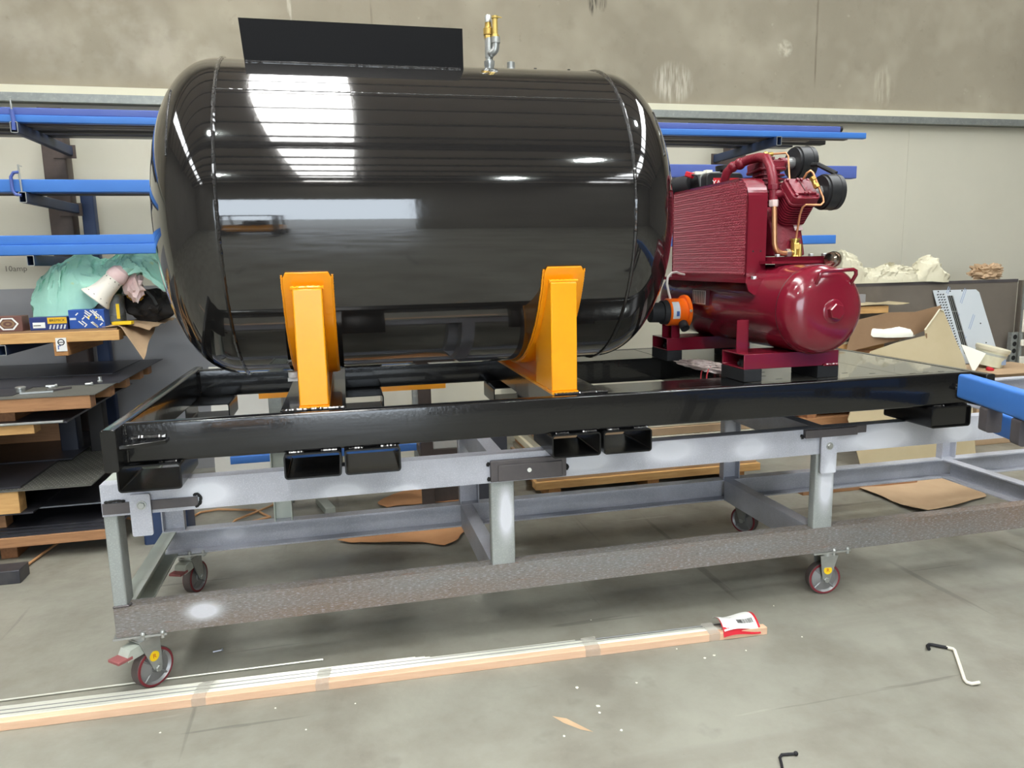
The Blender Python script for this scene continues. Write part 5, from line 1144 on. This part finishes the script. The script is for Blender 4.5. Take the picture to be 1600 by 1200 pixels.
floor_sheet('cardboard_sheet', 'torn brown cardboard sheet on the floor under the middle of the trolley', rough([(0.84, 1.44), (1.02, 1.38), (1.35, 1.27), (1.46, 1.20), (1.56, 1.27), (1.72, 1.55), (1.10, 1.62)], 6, 0.03, 2), 'kraft_orange', seed=2)
floor_sheet('kraft_sheet', 'creased kraft paper lying on the floor under the right of the trolley', rough([(4.50, 1.44), (4.52, 1.20), (4.50, 1.03), (4.56, 0.86), (4.80, 0.93), (5.20, 1.05), (5.42, 1.30), (5.35, 1.50), (4.9, 1.56)], 5, 0.012, 3), 'kraft', curl=0.03, seed=3)
# ================================================================== PALLET AND PACK UNDER THE SKID, RIGHT
RP = Thing('floor_pallet', 'pine pallet on the floor behind the right half of the trolley', 'pallet', (3.0, 2.2, 0))
for x in (2.30, 3.05, 3.74): RP.part('bearer', MB().box(x, x+0.09, 1.86, 2.75, 0.0, 0.09), 'pine_y', bevel=0.003)
for k, y in enumerate((1.84, 2.12, 2.40, 2.66)): RP.part('deck_board', MB().box(2.2, 3.95, y, y+0.10, 0.09, 0.145), 'pine', bevel=0.003)
pk = Thing('wrapped_pack', 'flat pack of cream sheets wrapped in film on the pine pallet', 'pack', (3.0, 2.2, 0.145))
zz = 0.145
for k in range(7):
    h = [0.055, 0.045, 0.06, 0.05, 0.05, 0.06, 0.05][k]
    pk.part('sheet_layer', MB().box(2.22+0.02*(k % 3), 3.93-0.03*(k % 2), 1.87+0.012*((k*5) % 4), 2.70, zz, zz+h-0.003), ['kraft', 'wall_sheet', 'kraft_orange', 'paper_cream', 'wall_sheet', 'kraft', 'paper_cream'][k], bevel=0.003); zz += h
solo('brown_post', 'brown steel stub post standing on the wrapped pack', 'post', MB().rhs('z', zz, zz+0.32, 3.60, 3.74, 1.95, 2.05, 0.006, 0.01), 'rack_brown', (3.67, 2.0, zz))
solo('steel_channel', 'dark steel channel lying on the wrapped pack beside the stub post', 'steel bar', MB().chan('x', 2.5, 3.55, 2.0, 2.12, zz, zz+0.06, '+x'), 'mill_bar', (3.0, 2.05, zz))
low = Thing('timber_boards', 'grey timber boards lying on the floor right of the pine pallet', 'timber', (4.5, 1.6, 0))
for k, (y, m_) in enumerate(((1.45, 'hardwood'), (1.58, 'pine'), (1.71, 'hardwood'))): low.part('board', MB().box(4.05, 5.0, y, y+0.12, 0, 0.03), m_, bevel=0.003)
# ================================================================== CLUTTER AT RIGHT
LG = Thing('standing_sheets', 'wide brownish steel sheets standing on edge along the back wall at right', 'steel sheets', (6.1, 2.95, 0))
for k in range(4):
    LG.part('sheet', MB().box(5.0+0.02*k, 7.20-0.006*k, 2.80+0.045*k, 2.836+0.045*k, 0.0, 1.418 if k == 0 else 1.420-0.004*k), 'steel_brown')
LG.part('sheet', MB().box(7.23, 8.6, 2.78, 2.82, 0.0, 1.405), 'steel_brown')
LG.part('edge_trim', MB().box(5.0, 7.20, 2.796, 2.80, 1.392, 1.4185), 'mill_bar')
pc = Thing('crumpled_paper', 'long crumpled cream wrapping paper on top of the standing sheets', 'paper', (5.9, 2.88, 1.42))
pc.part('paper', ridge(MB(), [(5.28, 1.42, 1.44, 0.03), (5.30, 1.42, 1.70, 0.07), (5.35, 1.42, 1.735, 0.08), (5.43, 1.42, 1.66, 0.09), (5.52, 1.42, 1.57, 0.09), (5.65, 1.42, 1.54, 0.09), (5.80, 1.42, 1.585, 0.10), (5.92, 1.42, 1.57, 0.10), (6.05, 1.42, 1.51, 0.09), (6.12, 1.42, 1.52, 0.09), (6.17, 1.42, 1.62, 0.10), (6.22, 1.42, 1.655, 0.11), (6.32, 1.41, 1.62, 0.12), (6.40, 1.41, 1.56, 0.10), (6.44, 1.42, 1.46, 0.05)], 2.88, 0, 0.048, 7.0, 9.5, 30, 8), 'paper_cream', ang=12)
solo('crumpled_bag', 'crumpled brown paper bag on top of the standing sheets at far right', 'bag', crumple(MB(), (6.91, 2.88, 1.485), (0.21, 0.08, 0.10), 5, 4, 0.30, 2.6, flat=-0.66), 'kraft', (6.91, 2.88, 1.42), ang=20)
solo('yellow_scrap', 'small yellow foam scrap beside the crumpled cream paper', 'scrap', crumple(MB(), (5.36, 2.83, 1.44), (0.10, 0.03, 0.03), 6, 2, 0.2, 2.0, flat=-0.6), 'mustard_cloth', (5.36, 2.83, 1.42))
fp = Thing('louvred_plate', 'film covered stainless panel with louvres leaning on the standing sheets', 'panel', (6.55, 2.74, 0.66))
def FP(x, z): return (x, 2.665+0.125*(z-0.66)/0.68, z)
def quad(pts, off, th):
    vs = [(FP(*p)[0], FP(*p)[1]-off, p[1]) for p in pts] + [(FP(*p)[0], FP(*p)[1]-off+th, p[1]) for p in pts]
    n = len(pts)
    return vs, [tuple(range(n)), tuple(range(2*n-1, n-1, -1))] + [(i, (i+1) % n, (i+1) % n+n, i+n) for i in range(n)]
fpan = fp.part('panel', MB().add(*quad([(6.245, 1.338), (6.72, 1.334), (6.755, 1.305), (6.935, 0.66), (6.42, 0.66)], 0, 0.006)), 'film_steel')
def sk(x, z): return (x + (1.338-z)*0.262, z)     # follows the panel's slant
fp.part('window', MB().add(*quad([sk(6.385, 1.285), sk(6.445, 1.285), sk(6.445, 0.75), sk(6.385, 0.75)], 0.001, 0.001)), 'dark_gap', parent=fpan)
for k in range(3):
    x_ = 6.393+0.02*k
    fp.part('grille_bar', MB().add(*quad([sk(x_, 1.285), sk(x_+0.007, 1.285), sk(x_+0.007, 0.75), sk(x_, 0.75)], 0.003, 0.002)), 'zinc', parent=fpan)
for z_ in (1.14, 0.96): fp.part('grille_bar', MB().add(*quad([sk(6.383, z_+0.004), sk(6.447, z_+0.004), sk(6.447, z_-0.004), sk(6.383, z_-0.004)], 0.004, 0.002)), 'zinc', parent=fpan)
lv = MB()
for k in range(22):
    for j in range(3):
        z_ = 1.30-k*0.024; x_ = 6.275+0.03*j
        lv.add(*quad([sk(x_, z_), sk(x_+0.020, z_+0.006), sk(x_+0.020, z_-0.004), sk(x_, z_-0.010)], 0.001, 0.001))
fp.part('louvre', lv, 'lamp_shade', parent=fpan, stuff=True)
hl_ = MB()
for (x_, z_) in ((6.30, 1.325), (6.43, 1.325), (6.56, 1.325), (6.66, 1.02), (6.66, 0.84)):
    p_ = FP(*sk(x_, z_)); hl_.cyl((p_[0], p_[1]-0.001, p_[2]), (p_[0], p_[1]+0.001, p_[2]), 0.007, None, 10)
fp.part('hole', hl_, 'dark_gap', parent=fpan, stuff=True)
ik = MB()
for (x_, z_) in ((6.50, 1.22), (6.51, 0.98), (6.38, 1.31), (6.40, 1.07), (6.40, 0.86)):
    for k in range(2):
        L_ = 0.13 if x_ > 6.45 else 0.06
        a = sk(x_+0.012*k, z_-0.01*k); ik.add(*quad([a, (a[0]+0.006, a[1]-0.003), (a[0]+0.006+L_*0.5, a[1]-0.003+L_), (a[0]+L_*0.5, a[1]+L_)], 0.0008, 0.0005))
fp.part('film_print', ik, 'label_bluegrey', parent=fpan, stuff=True)
# folded cardboard and stacked goods
cb = Thing('cardboard_sheet', 'big pale folded cardboard sheet leaning behind the skid at right', 'cardboard', (5.5, 2.1, 0))
def cb_y(z, x): return 1.98 + 0.24*z/1.2 + 0.03*math.sin((x-5)*4)
def polyplate(pts, fy, th=0.006):
    vs = [(x, fy(z, x), z) for (x, z) in pts] + [(x, fy(z, x)+th, z) for (x, z) in pts]
    n = len(pts); return vs, [tuple(range(n)), tuple(range(2*n-1, n-1, -1))] + [(i, (i+1) % n, (i+1) % n+n, i+n) for i in range(n)]
cb.part('front_face', MB().add(*polyplate([(4.93, 0.0), (6.02, 0.0), (6.03, 0.60), (5.985, 0.80), (5.90, 1.02), (5.838, 1.195), (5.80, 1.21), (5.655, 1.045), (5.66, 1.0), (5.40, 0.955), (5.12, 0.895), (4.97, 0.62), (4.84, 0.38)], cb_y)), 'kraft_pale', ang=60)
cb.part('tear', MB().sweep([(5.662, cb_y(1.0, 5.66)-0.004, 1.02), (5.665, cb_y(1.0, 5.66)-0.006, 0.985), (5.655, cb_y(1.0, 5.66)-0.006, 0.97)], 0.006, 5), 'kraft_dark')
cb.part('folded_flap', MB().add(*polyplate([(0.918+(x-0.918)*1.0345, 1.673-(1.673-z)*1.0345) for (x, z) in [(4.90, 0.90), (5.45, 0.985), (5.655, 1.045), (5.80, 1.222), (5.795, 1.245), (5.55, 1.20), (5.30, 1.205), (4.98, 1.15)]], lambda z, x: 2.32+0.05*z)), 'kraft_dark')
cb.part('bright_edge', MB().sweep([(5.655, cb_y(1.04, 5.65)-0.002, 1.046), (5.74, cb_y(1.13, 5.74)-0.002, 1.142), (5.80, cb_y(1.2, 5.8)-0.002, 1.212), (5.836, cb_y(1.19, 5.83)-0.002, 1.196)], 0.007, 6), 'paper_cream')
RS = Thing('goods_stack', 'stack of pallets and boards behind the compressor at right', 'pallets', (5.2, 2.55, 0))
for k in range(4):
    z0 = k*0.155
    for x in (4.75, 5.25, 5.62): RS.part('bearer', MB().box(x, x+0.09, 2.44, 2.76, z0, z0+0.09), 'hardwood_y')
    RS.part('deck_board', MB().box(4.7, 5.75, 2.43, 2.53, z0+0.09, z0+0.155), 'hardwood'); RS.part('deck_board', MB().box(4.7, 5.75, 2.66, 2.76, z0+0.09, z0+0.155), 'hardwood')
RS.part('deck_board', MB().box(4.7, 5.48, 2.43, 2.76, 0.62, 0.88), 'hardwood')
RS.part('top_board', MB().box(4.7, 5.46, 2.43, 2.55, 0.882, 0.93), 'pine')
RS.part('paper_layer', MB().box(4.7, 5.60, 2.42, 2.76, 0.932, 0.948), 'kraft_pale')
RS.part('steel_offcut', MB().box(4.7, 5.45, 2.44, 2.70, 0.95, 0.975), 'purlin_steel')
RS.part('post_packing', MB().box(4.7, 5.0, 2.56, 2.76, 0.976, 1.172), 'hardwood')
RS.part('top_board', MB().box(4.7, 5.56, 2.52, 2.62, 1.173, 1.236), 'pine', bevel=0.003)
RS.part('paper_layer', MB().grid(lambda u, v: (4.7+1.05*u, 2.50+0.26*v, 1.242+0.018*u*abs(math.sin(u*7))+0.004*v), 16, 4, 0.004), 'kraft_pale')
RS.part('grey_sheet', MB().box(4.7, 5.45, 2.68, 2.72, 1.25, 1.33), 'grey_panel')
solo('paper_roll', 'folded white paper bundle lying on the goods stack', 'paper', ridge(MB(), [(5.25, 1.035, 1.05, 0.03), (5.29, 0.99, 1.09, 0.06), (5.40, 0.98, 1.07, 0.08), (5.55, 0.976, 1.075, 0.08), (5.66, 0.976, 1.05, 0.07), (5.73, 0.976, 1.0, 0.03)], 2.42, 0, 0.012, 3, 3, 14, 4), 'paper_white', (5.45, 2.42, 0.976))
CT = Thing('carton_box', 'brown cardboard carton under the tilted bucket at far right', 'box', (6.65, 2.5, 0))
CT.part('carton', MB().box(6.28, 7.05, 2.24, 2.66, 0, 0.655), 'kraft', bevel=0.004)
CT.part('flap', MB().box(6.30, 6.86, 2.08, 2.24, 0.650, 0.656), 'kraft')
bk = Thing('bucket', 'tilted cream plastic bucket with a lid on the carton', 'bucket', (6.62, 2.46, 0.657))
bx_ = Vector((0.20, -0.12, 0.97)).normalized(); bo_ = Vector((6.575, 2.46, 0.672))
bk.part('body', MB().lathe([(0.116, 0.0), (0.128, 0.12), (0.130, 0.155)], bo_, bx_, 32), 'bucket_plastic')
bk.part('lid', MB().lathe([(0.137, 0.135), (0.139, 0.165), (0.132, 0.172), (0.122, 0.168), (0.05, 0.167)], bo_, bx_, 32), 'sticker_yellow' if False else 'paper_cream')
bk.part('band', MB().lathe([(0.1265, 0.095), (0.1275, 0.115)], bo_, bx_, 32, cap=False), 'trolley_pale')
bk.part('blue_print', MB().box(6.60, 6.645, 2.332, 2.336, 0.685, 0.735), 'label_bluegrey')
solo('paper_sheet', 'white triangular paper sheet left of the tilted bucket', 'paper', MB().add([(6.20, 2.38, 0.885), (6.235, 2.37, 0.875), (6.42, 2.33, 0.80), (6.29, 2.30, 0.658), (6.265, 2.30, 0.658), (6.20, 2.384, 0.885), (6.235, 2.374, 0.875), (6.42, 2.334, 0.80), (6.29, 2.304, 0.658), (6.265, 2.304, 0.658)], [(0, 1, 2, 3, 4), (9, 8, 7, 6, 5), (0, 5, 6, 1), (1, 6, 7, 2), (2, 7, 8, 3), (3, 8, 9, 4), (4, 9, 5, 0)]), 'paper_white', (6.3, 2.33, 0.658))
solo('red_lid', 'small red round lid beside the tilted bucket', 'lid', MB().lathe([(0.03, 0), (0.032, 0.02), (0.02, 0.026)], (6.42, 2.28, 0.657), (0.1, -0.3, 0.9), 16), 'label_red', (6.42, 2.28, 0.657))
su = Thing('perforated_strut', 'galvanised perforated strut standing at far right', 'strut', (7.12, 2.70, 0))
su.part('strut', MB().prism([(7.075, 2.70), (7.16, 2.70), (7.16, 2.74), (7.154, 2.74), (7.154, 2.706), (7.081, 2.706), (7.081, 2.74), (7.075, 2.74)], 'z', 0.0, 0.925), 'galvanised')
for k in range(10):
    su.part('slot', MB().cyl((7.117, 2.7005, 0.88-0.066*k), (7.117, 2.699, 0.88-0.066*k), 0.023, None, 16), 'dark_gap')
wp = Thing('bracket_post', 'thin pale post with white clips standing at far right', 'post', (7.15, 2.66, 0))
wp.part('post', MB().rhs('z', 0.0, 1.43, 7.135, 7.160, 2.655, 2.68, 0.002, 0.004), 'galvanised')
for (z0, z1, w_) in ((1.05, 1.14, 0.05), (0.93, 1.05, 0.03), (0.80, 0.86, 0.05), (0.60, 0.70, 0.05)):
    wp.part('clip', MB().box(7.132, 7.132+w_+0.02, 2.640, 2.655, z0, z1), 'pale_plastic', bevel=0.004)
wp.part('hook_rail', MB().sweep([(7.15, 2.65, 1.33), (7.16, 2.65, 1.375), (7.19, 2.65, 1.388), (7.6, 2.65, 1.392)], 0.008, 6), 'zinc')
bp = Thing('blue_frame', 'blue steel beam with dark stub feet reaching in at the right edge', 'frame', (3.3, -1.0, 0))
def bl(t, off=(0, 0)): return (3.545-0.145*t/0.44+off[0], -0.33-t+off[1])
dirv = Vector((-0.145, -0.44, 0)).normalized(); side = Vector((dirv.y*-1, dirv.x, 0))
def rhs_along(p0, L, wd, z0, z1, r=0.012, t=0.005):
    ring = rrect(-wd/2, wd/2, z0, z1, r, 4); n = len(ring); vs = []
    for a in (0, L):
        for (s_, z_) in ring: q = Vector((p0[0], p0[1], 0)) + dirv*a + side*s_; vs.append((q.x, q.y, z_))
    return vs, [tuple(range(n)), tuple(range(2*n-1, n-1, -1))] + [(i, (i+1) % n, (i+1) % n+n, i+n) for i in range(n)]
bp.part('beam', MB().add(*rhs_along((3.575, -0.34), 1.6, 0.06, 1.045, 1.150)), 'blue_paint', label='upper blue beam')
bp.part('beam', MB().add(*rhs_along((3.735, -0.36), 1.55, 0.06, 0.885, 0.985)), 'blue_paint', label='lower blue beam')
for (q0, q1) in ((0.19, 0.25), (0.42, 0.48)):
    bp.part('stub_foot', MB().add(*rhs_along((3.575+dirv.x*q0, -0.34+dirv.y*q0), q1-q0, 0.06, 0.945, 1.046, 0.012)), 'mill_bar', label='short dark steel stub')
bp.part('cross_tube', MB().obox((3.60, -0.60, 0.955), (0.22, 0.05, 0.04), (0, 0, -0.32)), 'mill_bar') if False else None
q = Vector((3.575, -0.34, 0)) + dirv*1.45
bp.part('leg', MB().rhs('z', 0.0, 1.046, q.x-0.03, q.x+0.03, q.y-0.03, q.y+0.03, 0.005, 0.008), 'mill_bar')
bp.part('leg', MB().rhs('z', 0.0, 0.886, q.x+0.13, q.x+0.19, q.y-0.04, q.y+0.02, 0.005, 0.008), 'mill_bar')
bp.part('cross_tube', MB().box(q.x, q.x+0.16, q.y-0.03, q.y+0.01, 0.80, 0.85), 'mill_bar')
# ================================================================== FOREGROUND
RB = Thing('rod_bundle', 'timber batten with pale welding rods taped along it on the floor', 'rods', (1.0, -0.12, 0))
def fy(x): return -0.136 - 0.0335*(x+0.383) if True else 0
def along(mb, x0, x1, o0, o1, z0, z1, n=8):
    """strip following the bundle's line: offsets o0..o1 behind the front edge"""
    vs = []; fs = []
    for k in range(n+1):
        x = x0+(x1-x0)*k/n; y = fy(x)
        vs += [(x, y+o0, z0), (x, y+o1, z0), (x, y+o1, z1), (x, y+o0, z1)]
    for k in range(n):
        for j in range(4): fs.append((4*k+j, 4*k+(j+1) % 4, 4*k+4+(j+1) % 4, 4*k+4+j))
    fs += [(0, 1, 2, 3), (4*n+3, 4*n+2, 4*n+1, 4*n)]
    return mb.add(vs, fs)
RB.part('timber_batten', along(MB(), -1.3, 2.715, 0.0, 0.036, 0.0, 0.034), 'pine_pink', bevel=0.002)
ends = [2.70, 2.69, 2.70, 2.68, 2.69, 1.93, 1.90, 2.66, 1.86, 1.22, 1.20, 1.16]
for k, xe in enumerate(ends):
    o = 0.044 + 0.0105*k; z = [0.030, 0.027, 0.024, 0.016, 0.012][min(k, 4)] if k < 4 else [0.014, 0.007][k % 2]
    z = max(0.006, 0.030-0.0022*k)
    pts = [(x_, fy(x_)+o-0.010*max(0, (x_-0.5))*k/12.0*0.5, z) for x_ in [-1.3+(xe+1.3)*j/10 for j in range(11)]]
    RB.part('rod', MB().sweep(pts, 0.0050, 6), 'rod_dark' if k in (3, 7) else 'rod_pale')
for k, xe in enumerate((2.69, 2.67, 1.9)):
    pts = [(x_, fy(x_)+0.052+0.011*k, 0.0055) for x_ in [-1.3+(xe+1.3)*j/8 for j in range(9)]]
    RB.part('rod', MB().sweep(pts, 0.0050, 6), 'rod_pale')
for x in (0.31, 0.775, 1.90, 2.46):
    w2 = 0.026 if x != 1.90 else 0.033
    RB.part('tape_band', MB().add([(x+s_*w2+dx, fy(x)+o, z_) for (o, z_, dx) in ((-0.0015, 0.001, 0), (-0.0015, 0.0355, 0), (0.036, 0.0375, 0.004), (0.10, 0.035, 0.01), (0.165-0.03*x, 0.014, 0.015), (0.172-0.03*x, 0.002, 0.015)) for s_ in (-1, 1)],
            [(2*i, 2*i+1, 2*i+3, 2*i+2) for i in range(5)]), 'clear_tape', label='clear tape band')
def lf(u, v): return (2.506+0.166*u+0.026*v-0.014*v*v, fy(2.6)+0.0+0.134*v-0.004, 0.040+0.022*math.sin(PI*v)*0.9+0.006*math.sin(u*5+v*3))
lb = RB.part('packing_pouch', MB().grid(lambda u, v: (2.500+0.182*u+0.026*v, fy(2.6)-0.006+0.142*v, 0.0385+0.021*math.sin(PI*v)*0.9+0.006*math.sin(u*5+v*3)-(0.022 if v < 0.05 else 0)), 12, 10, 0.001), 'label_red', label='red edged packing pouch')
RB.part('label', MB().grid(lambda u, v: (lf(u, v)[0], lf(u, v)[1]+0.004, lf(u, v)[2]+0.001), 12, 10, 0.0006), 'label_white', parent=lb, label='white address label')
bcode = MB(); random.seed(5)
for k in range(26):
    u0 = 0.46+0.48*k/26; w_ = 0.48/26*random.choice((0.35, 0.5, 0.75))
    p = [lf(u0, 0.22), lf(u0+w_, 0.22), lf(u0+w_, 0.42), lf(u0, 0.42)]
    bcode.add([(a[0], a[1]+0.004, a[2]+0.0026) for a in p], [(0, 1, 2, 3)])
RB.part('barcode', bcode, 'ink_black', parent=lb, stuff=True, fixn=False)
ln = MB()
for k in range(5):
    p = [lf(0.06, 0.52+0.08*k), lf(0.34+0.07*(k % 2), 0.52+0.08*k), lf(0.34+0.07*(k % 2), 0.535+0.08*k), lf(0.06, 0.535+0.08*k)]
    ln.add([(a[0], a[1]+0.004, a[2]+0.0028) for a in p], [(0, 1, 2, 3)])
RB.part('label_line', ln, 'ink_grey', parent=lb, stuff=True, fixn=False)
solo('loose_rod', 'single loose welding rod lying behind the taped bundle', 'rod', MB().sweep([(-0.9, 0.085, 0.006), (0.0, 0.076, 0.006), (0.774, 0.060, 0.006)], 0.004, 6), 'rod_pale', (0.2, 0.07, 0))
t = Thing('bent_rod', 'bent white rod with a black hook end on the floor at right', 'rod', (3.28, -0.66, 0))
t.part('rod', MB().sweep([(3.372, -0.556, 0.010), (3.388, -0.575, 0.010), (3.384, -0.588, 0.010), (3.315, -0.685, 0.010), (3.245, -0.782, 0.010), (3.240, -0.800, 0.010), (3.250, -0.812, 0.010), (3.285, -0.812, 0.010)], 0.0068, 8), 'pale_plastic')
t.part('hook', MB().sweep([(3.375, -0.560, 0.0095), (3.332, -0.520, 0.009), (3.322, -0.516, 0.009), (3.306, -0.524, 0.009), (3.292, -0.548, 0.009)], 0.007, 8), 'ink_black', label='black rubber end of the rod')
t = Thing('cable_clip', 'small black bent cable piece on the floor at the bottom edge', 'cable', (2.32, -1.0, 0))
t.part('cable', MB().sweep([(2.262, -1.055, 0.006), (2.272, -1.035, 0.006), (2.285, -1.005, 0.006), (2.300, -0.993, 0.006), (2.325, -0.996, 0.006), (2.345, -1.000, 0.006)], 0.005, 8), 'ink_black')
t.part('clip_end', MB().ball((2.348, -1.002, 0.008), 0.008, 10, 8), 'ink_black')
solo('wood_splinter', 'pale wood splinter on the concrete floor in the foreground', 'splinter', MB().add([(1.612, -0.577, 0.002), (1.65, -0.606, 0.001), (1.70, -0.668, 0.001), (1.728, -0.706, 0.002), (1.69, -0.680, 0.001), (1.64, -0.625, 0.001), (1.655, -0.615, 0.010), (1.695, -0.672, 0.009)], [(0, 1, 6), (1, 2, 7, 6), (2, 3, 7), (3, 4, 7), (4, 5, 6, 7), (5, 0, 6), (0, 5, 4, 3, 2, 1)]), 'kraft', (1.67, -0.64, 0.001))
t = Thing('screw', 'small bright screw on the floor beneath the trolley front rail', 'screw', (0.31, 0.25, 0))
t.part('shank', MB().cyl((0.30, 0.255, 0.006), (0.335, 0.262, 0.006), 0.0035, None, 8), 'screw_zinc')
t.part('head', MB().lathe([(0.0035, 0), (0.008, 0.006), (0.006, 0.009)], (0.333, 0.2615, 0.008), (1, 0.15, 0), 10), 'screw_zinc')
ch = MB(); random.seed(11)
for (x, y, r) in ((1.76, -0.42, .008), (1.80, -0.56, .009), (1.79, -0.60, .006), (2.35, -0.35, .006), (2.40, -0.34, .006), (2.27, -0.25, .004), (2.55, -0.34, .004), (1.62, -0.7, .006), (1.83, -0.72, .006), (2.0, -0.45, .005), (2.9, 0.0, .004), (2.0, 0.1, .004), (2.6, -0.05, .003), (0.6, -0.25, .004), (0.9, -0.3, .003), (0.2, -0.3, .004), (0.72, -0.42, .004), (2.85, -0.3, .004)):
    k = [(x+r*(0.6+0.6*random.random())*math.cos(t_), y+r*(0.6+0.6*random.random())*math.sin(t_)) for t_ in (0, 1.2, 2.3, 3.4, 4.6, 5.5)]
    ch.prism(k, 'z', 0.0, 0.0015)
solo('paint_flake', 'scattered pale paint flakes on the concrete floor', 'flakes', ch, 'paper_white', (1.8, -0.4, 0), kind='stuff')
# ================================================================== FORKLIFT BY THE DOOR (mirrored in the tank)
FK = Thing('forklift', 'yellow forklift parked by the roller door, mirrored in the tank', 'forklift', (-0.7, -9.2, 0))
FK.part('counterweight', MB().prism([(-10.0, 0.25), (-9.3, 0.25), (-8.6, 0.30), (-8.6, 0.62), (-9.1, 0.72), (-9.5, 1.05), (-9.95, 1.0), (-10.05, 0.6)], 'x', -1.25, -0.15), 'yellow_paint', bevel=0.05)
FK.part('seat', MB().box(-0.95, -0.45, -9.75, -9.3, 1.02, 1.12).box(-0.95, -0.45, -9.85, -9.75, 1.02, 1.5), 'black_fabric', bevel=0.04)
for x in (-1.2, -0.24):
    FK.part('mast_rail', MB().box(x, x+0.09, -8.55, -8.42, 0.08, 2.1), 'purlin_steel')
    for (yy, zz) in ((-9.95, 1.0), (-8.75, 0.6)): FK.part('roof_post', MB().sweep([(x+0.04, yy, zz), (x+0.04, yy+0.25 if yy < -9 else yy-0.2, 2.05)], 0.03, 8), 'purlin_steel')
    FK.part('fork', MB().box(x+0.05, x+0.15, -8.42, -7.4, 0.05, 0.09), 'purlin_steel')
    for yy, r in ((-8.8, 0.30), (-9.8, 0.26)): FK.part('wheel', MB().lathe([(0.1, -0.09), (r-0.03, -0.10), (r, -0.07), (r, 0.07), (r-0.03, 0.10), (0.1, 0.09)], (x+0.045, yy, r), (1, 0, 0), 24), 'rubber_black')
FK.part('roof', MB().box(-1.2, -0.15, -9.75, -8.9, 2.05, 2.10), 'purlin_steel', bevel=0.02)
FK.part('cross_rail', MB().box(-1.2, -0.15, -8.53, -8.45, 2.0, 2.1).box(-1.2, -0.15, -8.44, -8.40, 0.3, 0.42), 'purlin_steel')
